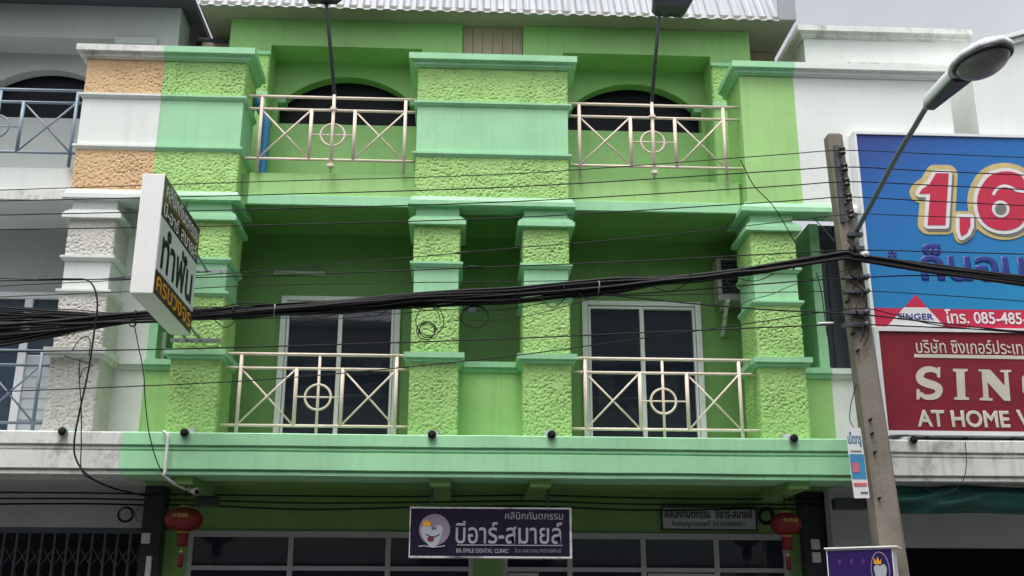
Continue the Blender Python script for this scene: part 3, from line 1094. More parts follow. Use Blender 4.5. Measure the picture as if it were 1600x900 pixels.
# serif capitals
rlay([(1489, 576), (1512, 576.5), (1512, 580), (1507, 581), (1508.5, 620), (1514, 621), (1514, 625), (1491, 624.5), (1491, 621), (1496, 620), (1494, 581), (1489, 580)])
rlay([(1529, 577), (1547, 577.5), (1570, 603), (1569, 582), (1563, 581), (1563, 578), (1580, 578), (1580, 581), (1575, 582), (1579, 626.5),
      (1569, 626), (1543, 597), (1545, 621.5), (1551, 622.5), (1551, 626), (1531, 625.5), (1531, 622), (1536.5, 621), (1534, 581), (1529, 580)])
S_pts = [(1467, 584), (1463, 579.5), (1455, 577), (1445, 578), (1439, 583), (1437, 589), (1440, 595), (1449, 599), (1459, 602), (1466, 606), (1467, 612), (1463, 618), (1454, 620.5), (1445, 620), (1438, 615)]
sp_ = catmull([Vector((a, 0, b)) for a, b in S_pts], 4)
ws = []
n_ = len(sp_)
Lp, Rp = [], []
for i, p in enumerate(sp_):
    d = (sp_[min(i + 1, n_ - 1)] - sp_[max(0, i - 1)]).normalized()
    wd = 3.2 + 3.2 * max(0, math.sin(math.pi * i / (n_ - 1))) ** 1.2
    Lp.append((p.x - d.z * wd, p.z + d.x * wd))
    Rp.append((p.x + d.z * wd, p.z - d.x * wd))
rlay(Lp + Rp[::-1])
rlay([(1465, 574), (1469, 573.5), (1469, 590), (1465, 590), (1462, 580)], y=-.2067)
rlay([(1432, 608), (1436, 608), (1440, 616), (1436, 624.5), (1432, 624.5)], y=-.2067)
rlay([(1597, 590), (1605, 580), (1620, 577), (1635, 580), (1635, 590), (1615, 588), (1609, 600), (1612, 615), (1630, 618), (1630, 626), (1608, 624), (1598, 612)])
p0, p1 = rsp(1434, 667), rsp(1579, 667)
lettering('AT HOME', CREAM, rs, (p0[0], -.2055, p0[1]), X, UP, p1[0] - p0[0], .195, bold=.03)
p0 = rsp(1591, 667)
lettering('W', CREAM, rs, (p0[0], -.2055, p0[1]), X, UP, .27, .195, bold=.03)

# ------------------------------------------------------------------ projecting sign on the left
PS = thing('projecting_sign', 'white light box sign jutting out at the left with brown and white Thai panels', 'sign', (-3.3, -.7, 4.62))
BROWNP = mat('sign_brown', (.045, .028, .022), .35, .15, 4.0)
SIGNW = mat('sign_white_panel', (.62, .66, .66), .35, .05, 3.0)
SIGNBOX = mat('sign_white_casing', (.82, .83, .82), .4, .05, 2.0, streak=.06, dirt_col=(.5, .5, .48))
ORG = mat('sign_orange', (.72, .32, .02), .4, .08, 3.0)
INK = mat('sign_black_ink', (.012, .012, .014), .4, .0)
sx, y0, y1, z0, z1 = -3.25, -2.20, -.68, 4.62, 5.83
sw = .215
B(sx - sw, sx, y0, y1, z0, z1).build('casing', SIGNBOX, PS, bevel=.008)
YD = (0, 1, 0)
H = z1 - z0


def pf(z_a, z_b, m, name, e=.004):
    return B(sx - .001, sx + e, y0 + .012, y1 - .012, z_a, z_b).build(name, m, PS)


pf(z0 + .012, z0 + .245, BROWNP, 'lower_panel')
pf(z0 + .250, z0 + .785, SIGNW, 'middle_panel')
pf(z0 + .790, z1 - .012, BROWNP, 'upper_panel')
xo = sx + .0045
pf(z0 + .990, z0 + .996, ORG, 'pinstripe', .006)
lettering('คลินิกทันตกรรม', WHITEP, PS, (xo, y0 + .10, z1 - .20), YD, UP, 1.36, .17, bold=.012)
lettering('บี-อาร์', WHITEP, PS, (xo, y0 + .07, z1 - .395), YD, UP, .58, .15, bold=.010)
lettering('สมายล์', WHITEP, PS, (xo, y0 + .76, z1 - .395), YD, UP, .69, .16, bold=.010)
lettering('ทำฟัน', INK, PS, (xo, y0 + .13, z0 + .295), YD, UP, 1.26, .45, bold=.030)
lettering('ครบวงจร', ORG, PS, (xo, y0 + .07, z0 + .055), YD, UP, 1.38, .15, bold=.012)
for zz in (4.72, 5.54):
    bp = B(-3.62, -3.06, -.075, -.055, zz - .022, zz + .022).build('bracket_plate', STEEL, PS)
    for xx in (sx - .03, sx - sw + .03):
        MB().tube([(xx, y1 - .01, zz + .02), (xx, -.06, zz)], .016, 6).build('bracket_arm', STEEL, PS)
    for xx in (-3.55, -3.38, -3.12):
        MB().tube([(xx, -.09, zz), (xx, -.02, zz)], .011, 6).build('bolt', STEEL, PS)

# ------------------------------------------------------------------ hanging sign over the entrance
HS = thing('hanging_sign', 'dark violet clinic sign with round tooth emblem hung under the balcony', 'sign', (0, -.1, 2.37))
VIO = mat('sign_violet', (.011, .007, .026), .35, .12, 3.0)
LAV = mat('sign_lavender', (.24, .19, .27), .4, .1, 3.0)
LTX = mat('sign_grey_white', (.30, .30, .34), .4, .06, 3.0)
TOOTH = mat('sign_tooth_white', (.36, .40, .43), .4, .04, 3.0)
hx0, hx1, hz0, hz1, hy = -.87, .845, 2.375, 2.875, -.10
B(hx0, hx1, hy, hy + .14, hz0, hz1).build('panel', VIO, HS)
fm = MB()
fm.box(hx0 - .012, hx1 + .022, hy - .008, hy + .15, hz1, hz1 + .018).box(hx0 - .012, hx1 + .022, hy - .008, hy + .15, hz0 - .018, hz0)
fm.box(hx0 - .012, hx0, hy - .008, hy + .15, hz0, hz1).box(hx1, hx1 + .022, hy - .008, hy + .15, hz0, hz1)
fm.build('frame', mat('sign_frame_chipped', (.60, .60, .62), .4, .1, 3.0, dirt=.9, dirt_col=(.03, .025, .05)), HS)
for xx in (-.65, .62):
    MB().tube([(xx, hy + .07, hz1 + .01), (xx, hy + .07, 3.2)], .012, 6).build('hanger', GREYM, HS)
yl = hy - .0045


def emblem(parent, cx, cz, r, yy, xd=Vector((1, 0, 0)), org=None):
    og = org if org is not None else Vector((0, 0, 0))
    nrm = xd.cross(Vector((0, 0, 1)))

    def fp(pts, lvl, m, name):
        flat_poly([((a - 0) * r, b * r) for a, b in pts], og + xd * cx + Vector((0, 0, cz)) + Vector((0, yy, 0)) + nrm * (.003 * lvl), xd, UP, .003, name, m, parent)
    fp(ellipse(.1, .15, .95, .95, 40), 0, LAV, 'emblem_disc')
    th = [(-.72, .25), (-.55, .42), (-.3, .38), (0, .28), (.2, .36), (.42, .44), (.58, .3), (.6, .02), (.48, -.35), (.34, -.7), (.15, -.86), (-.12, -.86), (-.32, -.7), (-.5, -.45), (-.7, -.1)]
    tv = catmull([Vector((a, b, 0)) for a, b in th + [th[0]]], 4)[:-1]
    fp([(v.x, v.y) for v in tv], 1, TOOTH, 'emblem_tooth')
    fp([(-.62, .38), (-.6, .78), (-.46, .55), (-.36, .8), (-.26, .55), (-.12, .7), (-.16, .36)], 2, ORG, 'emblem_crown')
    sm_ = [(-.45 + .9 * i / 14, -.12 - .16 * math.sin(math.pi * i / 14)) for i in range(15)]
    fp(stroke(sm_, .05), 2, INK, 'emblem_line')
    fp(ellipse(0, .22, .05, .09, 12), 2, INK, 'emblem_dot')
    fp(ellipse(.14, .22, .05, .09, 12), 2, INK, 'emblem_dot')
    fp(ellipse(-.12, -.42, .22, .16, 20), 2, mat('sign_wine', (.16, .02, .05), .4, 0), 'emblem_mouth')
    fp(stroke([(-.85, -.86), (-.5, -.82), (0, -.9), (.5, -.86), (.75, -.82)], .06), 2, TOOTH, 'emblem_base')


emblem(HS, -.63, 2.625, .175, yl)
lettering('คลินิกทันตกรรม', LTX, HS, (.145, yl, 2.765), X, UP, .56 + .07, .085, bold=.004)
lettering('บีอาร์-สมายล์', LTX, HS, (-.385, yl, 2.505), X, UP, 1.15, .24, bold=.012)
B(-.37, .765, yl - .003, yl + .001, 2.487, 2.497).build('rule', LTX, HS)
lettering('BR-SMILE DENTAL CLINIC', LTX, HS, (-.375, yl, 2.41), X, UP, .56, .045, bold=.012)
lettering('โดย ทพ.วิษณุ กิจวิทย์ศักดิ์', LAV, HS, (.25, yl, 2.402), X, UP, .50, .06, bold=.0)

# licence plate sign on the wall
LP = thing('licence_sign', 'small pale clinic name plate with dark Thai lines over the right shop windows', 'sign', (2.66, 1.15, 2.78))
B(2.09, 3.22, 1.14, 1.17, 2.785, 3.035).build('panel', mat('plate_pale', (.42, .47, .48), .4, .08, 3.0), LP)
fm = MB()
fm.box(2.075, 3.235, 1.13, 1.175, 3.035, 3.045).box(2.075, 3.235, 1.13, 1.175, 2.775, 2.785).box(2.075, 2.09, 1.13, 1.175, 2.785, 3.035).box(3.22, 3.235, 1.13, 1.175, 2.785, 3.035)
fm.build('frame', INK, LP)
lettering('คลินิกทันตกรรม  บีอาร์-สมายล์', INK, LP, (2.12, 1.136, 2.915), X, UP, 1.06, .11, bold=.02)
lettering('ใบอนุญาตเลขที่', INK, LP, (2.20, 1.136, 2.805), X, UP, .46, .08, bold=.012)
lettering('31103000351', INK, LP, (2.70, 1.136, 2.822), X, UP, .38, .05, bold=.012)

# ------------------------------------------------------------------ utility pole
PY = -.9
pt_, pb_ = at(1301, 212, PY), at(1373, 740, PY)
lean = (pb_.x - pt_.x) / (pb_.z - pt_.z)


def pole_x(z):
    return pt_.x + lean * (z - pt_.z)


PX0 = pole_x(0)
UPOLE = thing('utility_pole', 'weathered leaning concrete power pole in front of the billboards', 'pole', (PX0, PY, 0))
vs = []
lv = [0, 1.5, 3, 4.5, 5.6, pt_.z - .02, pt_.z]
for z in lv:
    hwid = .085 + (.155 - .085) * (1 - z / pt_.z)
    if z == pt_.z:
        hwid -= .015
    ch = hwid * .22
    xc = pole_x(z)
    ring = [(-hwid, -hwid + ch), (-hwid + ch, -hwid), (hwid - ch, -hwid), (hwid, -hwid + ch), (hwid, hwid - ch), (hwid - ch, hwid), (-hwid + ch, hwid), (-hwid, hwid - ch)]
    vs += [(xc + a, PY + b, z) for a, b in ring]
fs = []
for i in range(len(lv) - 1):
    for j in range(8):
        fs.append((i * 8 + j, i * 8 + (j + 1) % 8, (i + 1) * 8 + (j + 1) % 8, (i + 1) * 8 + j))
fs += [tuple(range(8)), tuple(range(8 * (len(lv) - 1), 8 * len(lv)))]
MB().add(vs, fs).build('shaft', CONC, UPOLE)
INSY = PY - .16
ins = []
for k, py in enumerate((236, 262, 285, 309, 335)):
    p = at(1316 + (py - 236) * .14, py, INSY)
    ins.append(p)
    i_ = MB().lathe([(.020, -.045), (.036, -.038), (.038, -.02), (.022, -.008), (.022, .008), (.038, .02), (.036, .038), (.020, .045)], p, 14).build('insulator', mat('brown_porcelain', (.045, .035, .03), .25, .2, 5), UPOLE, True)
    MB().tube([(p.x, p.y, p.z - .07), (p.x, p.y, p.z + .07)], .009, 6).build('insulator_pin', GREYM, i_)
    MB().tube([(p.x, p.y, p.z + .062), (p.x - .03, PY - .08, p.z + .062)], .009, 6).build('insulator_arm', GREYM, i_)
    MB().tube([(p.x, p.y, p.z - .062), (p.x - .03, PY - .08, p.z - .062)], .009, 6).build('insulator_arm', GREYM, i_)
p = at(1316, 285, PY - .10)
B(p.x - .06, p.x - .015, PY - .13, PY - .09, at(1316, 345, INSY).z, at(1316, 225, INSY).z).build('insulator_rack', GREYM, UPOLE)
for px, py in ((1323, 470), (1332, 520), (1338, 548), (1357, 656), (1360, 678), (1364, 707), (1371, 779)):
    p = at(px + 14, py, PY - .13)
    MB().tube([(p.x - .08, PY - .17, p.z), (p.x - .08, PY - .05, p.z)], .014, 6).build('bolt_hole', HOLE, UPOLE)
for py in (402, 434, 456, 489, 508):
    p = at(1338, py, PY - .14)
    B(p.x - .15, p.x + .13, PY - .165, PY - .10, p.z - .016, p.z + .016).build('cable_clamp', GREYM, UPOLE)
    MB().lathe([(.018, -.03), (.032, -.02), (.032, .02), (.018, .03)], (p.x + .10, PY - .18, p.z), 10, Vector((0, 1, 0))).build('clamp_spool', GREYM, UPOLE, True)
p = at(1352, 398, PY - .2)
MB().lathe([(.02, -.03), (.045, -.015), (.045, .02), (.02, .035)], p, 14).build('white_spool', PVC, UPOLE, True)
# loose wires lashed to the pole
for s_, seed in ((0, 1), (1, 5), (2, 9)):
    rnd = random.Random(seed)
    pts = []
    for i in range(9):
        py = 375 + i * 19 + s_ * 7
        pts.append(at(1330 + (py - 375) * .14 + rnd.uniform(-9, 12), py, PY - .16 - rnd.uniform(0, .03)))
    MB().tube(catmull(pts, 5), .006, 5).build('loose_wire', BLACK, UPOLE)

# street lamp on the pole
b0 = at(1338, 362, PY - .12)
SL = thing('street_lamp', 'grey street lamp on a curved arm reaching up from the concrete pole', 'street lamp', b0)
b1 = atX(1402, 243, b0.x + .02)
e1 = atX(1446, 170, b0.x + .035)
e2 = atX(1460, 153, b0.x + .04)
pts = catmull([b0, b0.lerp(b1, .5), b1, b1.lerp(e1, .6), e1, e2], 8)
MB().tube(pts, .026, 12).build('arm', mat('lamp_arm_paint', (.17, .21, .25), .4, .12, 5.0, metal=.3), SL, True)
MB().tube([b0 + Vector((0, .03, -.22)), b0 + Vector((0, .02, -.1)), b0], .03, 10).build('arm_foot', STEEL, SL, True)
B(b0.x - .10, b0.x + .06, PY - .16, PY - .09, b0.z - .06, b0.z - .02).build('arm_clamp', GREYM, SL)
B(b0.x - .10, b0.x + .06, PY - .16, PY - .09, b0.z - .22, b0.z - .18).build('arm_clamp', GREYM, SL)
h0 = atX(1449, 168, b0.x + .04)
h1 = atX(1566, 62, b0.x + .06)
ax = (h1 - h0).normalized()
HL = (h1 - h0).length
side = ax.cross(Vector((0, 0, 1))).normalized()
dn = ax.cross(side).normalized()
if dn.z > 0:
    dn = -dn
# lens turned a little towards the pavement, as the lamp hangs
rot = Matrix.Rotation(math.radians(5), 3, ax)
side, dn = rot @ side, rot @ dn


def hl(t, s, d):
    return h0 + ax * (t * HL) + side * s + dn * d


secs = [(0.0, .04, .05), (.04, .065, .085), (.30, .085, .10), (.48, .10, .10), (.54, .16, .09), (.66, .215, .075), (.80, .22, .07), (.93, .16, .06), (1.0, .03, .03)]
vs, fs = [], []
NS = 16
for t, wv, hv in secs:
    for j in range(NS):
        a_ = 2 * math.pi * j / NS
        c_, s2 = math.cos(a_), math.sin(a_)
        vs.append(hl(t, wv * (abs(c_) ** .7) * (1 if c_ >= 0 else -1), (.02 if s2 > 0 else hv * 1.3) * s2))
for i in range(len(secs) - 1):
    for j in range(NS):
        fs.append((i * NS + j, i * NS + (j + 1) % NS, (i + 1) * NS + (j + 1) % NS, (i + 1) * NS + j))
fs += [tuple(range(NS)), tuple(range(NS * (len(secs) - 1), NS * len(secs)))]
MB().add(vs, fs).build('housing', mat('lamp_housing_grey', (.68, .70, .72), .4, .08, 4.0), SL, True)
us = [hl(.03, -.05, .022), hl(.03, .05, .022), hl(.5, .10, .024), hl(.5, -.10, .024), hl(.03, -.035, .05), hl(.06, .035, .06), hl(.5, .08, .055), hl(.5, -.08, .055)]
MB().add(us, [(0, 1, 2, 3), (4, 5, 6, 7), (0, 1, 5, 4), (1, 2, 6, 5), (2, 3, 7, 6), (3, 0, 4, 7)]).build('gear_cover', GREYM, SL, bevel=.006)
vs, fs = [], []
NR, NA = 9, 28
for i in range(NR + 1):
    f_ = i / NR
    for j in range(NA):
        a_ = 2 * math.pi * j / NA
        r_ = math.cos(f_ * math.pi / 2)
        vs.append(hl(.755 + .205 * r_ * math.cos(a_), .195 * r_ * math.sin(a_), .03 + .125 * math.sin(f_ * math.pi / 2)))
for i in range(NR):
    for j in range(NA):
        fs.append((i * NA + j, i * NA + (j + 1) % NA, (i + 1) * NA + (j + 1) % NA, (i + 1) * NA + j))
fs.append(tuple(range(NA)))
MB().add(vs, fs).build('lens', mat('lamp_lens', (.20, .20, .20), .3, .25, 6.0, spec=.6), SL, True)
MB().tube([hl(.755 + .222 * math.cos(2 * math.pi * j / 32), .21 * math.sin(2 * math.pi * j / 32), .026) for j in range(32)], .013, 8, closed=True).build('lens_rim', GREYM, SL, True)

# notice tied to the pole
pc = at(1349, 724, PY - .18)
NB = thing('notice_board', 'narrow white and blue paper notice tied to the concrete pole', 'notice', (pc.x, PY - .17, pc.z))
n_l, n_r = at(1337, 724, PY - .20), at(1361, 724, PY - .165)
zt_, zb_ = at(1345, 669, PY - .18).z, at(1352, 779, PY - .18).z
leanv = Vector((lean, 0, 1)).normalized()
xdn = (n_r - n_l).normalized()
wN, hN = (n_r - n_l).length, zt_ - zb_
og = Vector((at(1348, 779, PY - .20).x - wN * .5, n_l.y, zb_))


def nb(a0, a1, c0, c1, lvl, m, name):
    flat_poly([(a0 * wN, c0 * hN), (a1 * wN, c0 * hN), (a1 * wN, c1 * hN), (a0 * wN, c1 * hN)], og + xdn.cross(leanv) * (.0035 * lvl), xdn, leanv, .0035, name, m, NB)


nb(0, 1, 0, 1, 0, WHITEP, 'sheet')
nb(.04, .96, .27, .62, 1, mat('notice_blue', (.05, .25, .45), .5, .2, 5), 'blue_field')
nb(.14, .52, .36, .50, 2, mat('notice_red', (.55, .14, .16), .5, .2, 9), 'red_mark')
TEAL = mat('notice_teal', (.02, .18, .28), .5, .1, 4)
nd_ = xdn.cross(leanv)
lettering('เน็ตทรู', TEAL, NB, og + xdn * (.06 * wN) + leanv * (.72 * hN) + nd_ * .0045, xdn, leanv, wN * .88, hN * .22, bold=.03)
nb(.15, .85, .655, .672, 1, SHADOW, 'grey_line')
nb(.08, .92, .165, .215, 1, mat('notice_red', (.55, .14, .16), .5, .2, 9), 'red_line')
nb(.45, .92, .06, .09, 1, SHADOW, 'grey_line')

# violet light box by the pole
pu0, pu1 = at(1303, 856, -1.3), at(1396, 856, -1.3)
VB = thing('light_box', 'violet light box sign with tooth emblem at the foot of the pole', 'sign', ((pu0.x + pu1.x) / 2, -1.3, .9))
ang = math.radians(30)
xv = Vector((math.cos(ang), -math.sin(ang), 0)) * -1
xv = Vector((math.cos(ang), -math.sin(ang) * 1.0, 0))
yv = Vector((math.sin(ang), math.cos(ang), 0))
wB = (pu1.x - pu0.x) / math.cos(ang) * .93
og2 = Vector((pu0.x, -1.05, 0))
zt2 = pu0.z


def vbox(a0, a1, d0, d1, c0, c1, m, name, bevel=0.0):
    mb_ = MB()
    vs_ = [og2 + xv * a + yv * d + Vector((0, 0, c)) for a in (a0, a1) for d in (d0, d1) for c in (c0, c1)]
    mb_.add(vs_, [(0, 1, 3, 2), (4, 6, 7, 5), (0, 4, 5, 1), (2, 3, 7, 6), (0, 2, 6, 4), (1, 5, 7, 3)])
    return mb_.build(name, m, VB, bevel=bevel)


VIOL = mat('light_box_violet', (.026, .009, .095), .35, .12, 3.0)
vbox(0, wB, 0, .26, 1.0, zt2, SIGNBOX, 'casing', .008)
vbox(.012, wB - .008, -.004, .002, 1.02, zt2 - .012, VIOL, 'face')
vbox(-.015, wB + .05, -.02, .30, zt2 + .002, zt2 + .018, SIGNBOX, 'lid', .004)
vbox(wB * .45, wB * .55, .10, .16, 0, 1.0, GREYM, 'stand')
nrm = xv.cross(Vector((0, 0, 1)))
cxm = og2 + xv * (wB * .80) + nrm * .006
ring_pts = [cxm + xv * (.085 * math.cos(2 * math.pi * j / 40)) + Vector((0, 0, zt2 - .21 + .17 * math.sin(2 * math.pi * j / 40))) for j in range(40)]
MB().tube(ring_pts, .006, 6, closed=True).build('emblem_ring', LAV, VB, True)


def vpoly(pts, lvl, m, name):
    flat_poly(pts, cxm + Vector((0, 0, zt2 - .21)) + nrm * (.003 * lvl), xv, UP, .003, name, m, VB)


th = [(-.06, .03), (-.03, .055), (0, .04), (.035, .055), (.06, .02), (.05, -.05), (.02, -.12), (-.02, -.12), (-.05, -.06)]
tv = catmull([Vector((a, b, 0)) for a, b in th + [th[0]]], 4)[:-1]
vpoly([(v.x, v.y) for v in tv], 1, TOOTH, 'emblem_tooth')
vpoly([(-.055, .06), (-.05, .12), (-.03, .08), (-.015, .13), (0, .08), (.02, .11), (.012, .055)], 2, ORG, 'emblem_crown')
for a in (.2, .38, .56):
    for c in (.12, .30, .48):
        vpt = og2 + xv * (wB * a) + Vector((0, 0, zt2 - c)) + nrm * .0045
        flat_poly(ellipse(0, 0, .014, .026, 10), vpt, xv, UP, .002, 'motif', mat('light_box_motif', (.07, .03, .20), .4, 0), VB)

# white conduit beside the pole
c0, c1 = at(1388, 733, PY + .12), at(1401, 860, PY + .12)
cd = (c1 - c0).normalized()
cpipe = MB().tube([c0, c1, c1 + cd * 2.0], .042, 12).build('conduit_pipe', PVC_G if False else PVC, None, True)
tag(cpipe, 'white plastic conduit pipe running down beside the concrete pole', 'pipe')

# ------------------------------------------------------------------ flood lamps on the balcony rails
FL = [(1.96, 'dark flood lamp on a tall pole clamped to the right upper railing', 1020), (-1.965, 'dark flood lamp on a tall pole clamped to the left upper railing', 519)]
for xc, lab, _px in FL:
    f_ = thing('flood_lamp', lab, 'flood lamp', (xc, .09, 6.9), 'flood lamps on poles')
    top = at(1030, 24, -.05) if xc > 0 else at(510, 5, -.05)
    base = Vector((xc, .085, 6.90))
    rp = Vector((xc, .085, 7.9))
    MB().tube([base, rp], .020, 10).build('pole_foot', RAIL, f_, True)
    MB().tube([rp, top, top + (top - rp).normalized() * .05], .0235, 10).build('pole', GREYM, f_, True)
    for zz in (6.95, 7.70):
        MB().tube([(xc - .045, .085, zz), (xc + .045, .085, zz)], .014, 8).build('clamp', RAIL, f_, True)
        B(xc - .03, xc + .03, .05, .12, zz - .02, zz + .02).build('clamp_plate', RAIL, f_, bevel=.004)
    hb = top + Vector((.13 if xc > 0 else -.05, -.02, .0))
    hb.z = top.z + .02
    # head: tilted box reflector with stepped rim and glass
    vs = []
    for (a, d, z) in ((-.20, -.16, .0), (.20, -.16, .0), (.17, .05, -.02), (-.17, .05, -.02)):
        vs.append(hb + Vector((a, d, z)))
    for (a, d, z) in ((-.24, -.20, .09), (.27, -.20, .09), (.23, .10, .07), (-.21, .10, .07)):
        vs.append(hb + Vector((a, d, z)))
    for (a, d, z) in ((-.22, -.14, .32), (.25, -.14, .32), (.22, .10, .30), (-.19, .10, .30)):
        vs.append(hb + Vector((a, d, z)))
    fs = [(0, 1, 2, 3), (8, 9, 10, 11)]
    for r_ in (0, 4):
        for j in range(4):
            fs.append((r_ + j, r_ + (j + 1) % 4, r_ + 4 + (j + 1) % 4, r_ + 4 + j))
    MB().add(vs, fs).build('lamp_head', GREYM, f_, bevel=.008)
    g_ = [hb + Vector(v) for v in ((-.21, -.205, .11), (.235, -.205, .11), (.22, -.155, .30), (-.20, -.155, .30))]
    MB().add(g_ + [v + Vector((0, -.008, 0)) for v in g_], [(0, 1, 2, 3), (7, 6, 5, 4), (0, 4, 5, 1), (1, 5, 6, 2), (2, 6, 7, 3), (3, 7, 4, 0)]).build('lamp_glass', mat('flood_glass', (.16, .18, .20), .1, .1, 5.0), f_)
    MB().tube(catmull([hb + Vector((-.02, 0, -.01)), hb + Vector((.06, 0, -.05)), hb + Vector((.13, 0, -.01))], 5), .006, 5).build('lamp_cable', BLACK, f_)

# ------------------------------------------------------------------ air conditioner
AC = thing('air_conditioner', 'grey air conditioner outdoor unit on wall brackets behind the right pillar', 'air conditioner', (3.25, 1.0, 5.56))
ACB = mat('ac_casing', (.34, .34, .33), .5, .1, 3.0, streak=.2, dirt_col=(.15, .15, .14))
B(2.86, 3.66, .88, 1.14, 5.58, 6.14).build('casing', ACB, AC, bevel=.012)
B(2.91, 3.40, .872, .884, 5.67, 6.11).build('fan_grille', DARK, AC)
for k in range(9):
    z = 5.70 + k * .048
    B(2.91, 3.40, .862, .874, z, z + .010).build('grille_bar', GREYM, AC)
MB().tube([(3.155 + .19 * math.cos(t * math.pi / 14), .866, 5.89 + .19 * math.sin(t * math.pi / 14)) for t in range(28)], .008, 6, closed=True).build('fan_ring', GREYM, AC, True)
for xx in (2.96, 3.56):
    bk = MB()
    bk.box(xx - .02, xx + .02, .82, WY, 5.54, 5.575)
    bk.add([(xx - .02, .84, 5.54), (xx + .02, .84, 5.54), (xx + .02, .90, 5.54), (xx - .02, .90, 5.54),
            (xx - .02, WY - .05, 5.20), (xx + .02, WY - .05, 5.20), (xx + .02, WY, 5.20), (xx - .02, WY, 5.20)],
           [(0, 1, 2, 3), (4, 5, 6, 7), (0, 1, 5, 4), (1, 2, 6, 5), (2, 3, 7, 6), (3, 0, 4, 7)])
    bk.build('bracket', PVC, AC)

# ------------------------------------------------------------------ lanterns
RED = mat('lantern_red', (.15, .010, .008), .5, .15, 8.0)
REDT = mat('tassel_red', (.13, .006, .012), .8, .15, 20.0)
GOLDL = mat('lantern_gold', (.55, .40, .10), .35, .1, 8.0, metal=.4)
for px, py, lab, rx, rz in ((287.5, 812, 'red paper lantern with tassel hanging at the left end of the shopfront', .205, .13),
                            (1228, 819, 'red paper lantern with tassel hanging at the right end of the shopfront', .175, .125)):
    c = at(px, py, .3)
    ln = thing('lantern', lab, 'lantern', c, 'red lanterns under the balcony')
    vs, fs = [], []
    NR, NA = 14, 40
    for i in range(NR + 1):
        t = -math.pi / 2 + math.pi * (i + .8) / (NR + 1.6)
        for j in range(NA):
            a_ = 2 * math.pi * j / NA
            rr_ = rx * math.cos(t) ** .8 * (1 - .035 * (j % 2))
            vs.append(c + Vector((rr_ * math.cos(a_), rr_ * math.sin(a_), rz * math.sin(t))))
    for i in range(NR):
        for j in range(NA):
            fs.append((i * NA + j, i * NA + (j + 1) % NA, (i + 1) * NA + (j + 1) % NA, (i + 1) * NA + j))
    fs += [tuple(range(NA)), tuple(range(NA * NR, NA * (NR + 1)))]
    MB().add(vs, fs).build('shade', RED, ln, True)
    MB().lathe([(.06, 0), (.06, .025)], c + Vector((0, 0, rz * .97)), 18).build('cap', GOLDL, ln, True)
    MB().lathe([(.06, 0), (.06, -.02)], c + Vector((0, 0, -rz * .97)), 18).build('collar', GOLDL, ln, True)
    MB().lathe([(.062, -.02), (.058, -.12), (.056, -.16)], c + Vector((0, 0, -rz * .97)), 18).build('fringe', REDT, ln, True)
    MB().tube([c + Vector((0, 0, -rz - .15)), c + Vector((0, 0, -rz - .25))], .007, 6).build('cord', GOLDL, ln)
    MB().lathe([(.012, 0), (.024, -.015), (.012, -.03)], c + Vector((0, 0, -rz - .20)), 10).build('bead', GOLDL, ln, True)
    MB().lathe([(.024, 0), (.030, -.07), (.028, -.14)], c + Vector((0, 0, -rz - .24)), 12).build('tassel', REDT, ln, True)
    MB().tube([c + Vector((0, 0, rz)), Vector((c.x, c.y, 3.23))], .006, 6).build('hanging_cord', BLACK, ln)
    me = lettering('大吉利', GOLDL, ln, (c.x - .085, c.y - rx - .006, c.z + .005), X, UP, .17, .045, bold=.01, thick=.01)

# security camera and hose at the left corner of the slab
cc = at(305, 768, -.1)
CC = thing('security_camera', 'small pale security camera under the left corner of the green balcony', 'camera', cc)
MB().tube([cc + Vector((-.09, .10, .05)), cc + Vector((.03, -.06, -.01))], .034, 12).build('camera_body', PVC, CC, True)
MB().tube([cc + Vector((.025, -.055, -.008)), cc + Vector((.035, -.068, -.013))], .027, 12).build('camera_lens', HOLE, CC, True)
MB().tube([cc + Vector((-.06, .06, .05)), cc + Vector((-.10, .12, .12)), cc + Vector((-.12, .14, 3.19 - cc.z))], .011, 8).build('camera_arm', PVC, CC, True)
hp = [at(255, 674, -.40), at(262, 680, -.42), at(261, 700, -.42), at(258, 735, -.42), at(257, 744, -.40), at(272, 755, -.25), at(290, 764, -.1)]
tag(MB().tube(catmull(hp, 6), .017, 8).build('drain_hose', PVC, None, True), 'thin white hose bent over the green cornice at its left corner', 'hose')

# ------------------------------------------------------------------ overhead wires


def wy(px):
    if px < 260:
        return -.36
    if px < 1330:
        return -.36 + (px - 260) / (1330 - 260) * (INSY + .36)
    return INSY


def wire(name, label, pts, r=.0075, cat='wire', dy=0.0, group='overhead wires', parent=None, n=8):
    P = [at(x_, y_, wy(x_) + dy) for x_, y_ in pts]
    o = MB().tube(catmull(P, n), r * .82, 6).build(name, BLACK, parent, True)
    if parent is None:
        tag(o, label, cat, group)
    return o


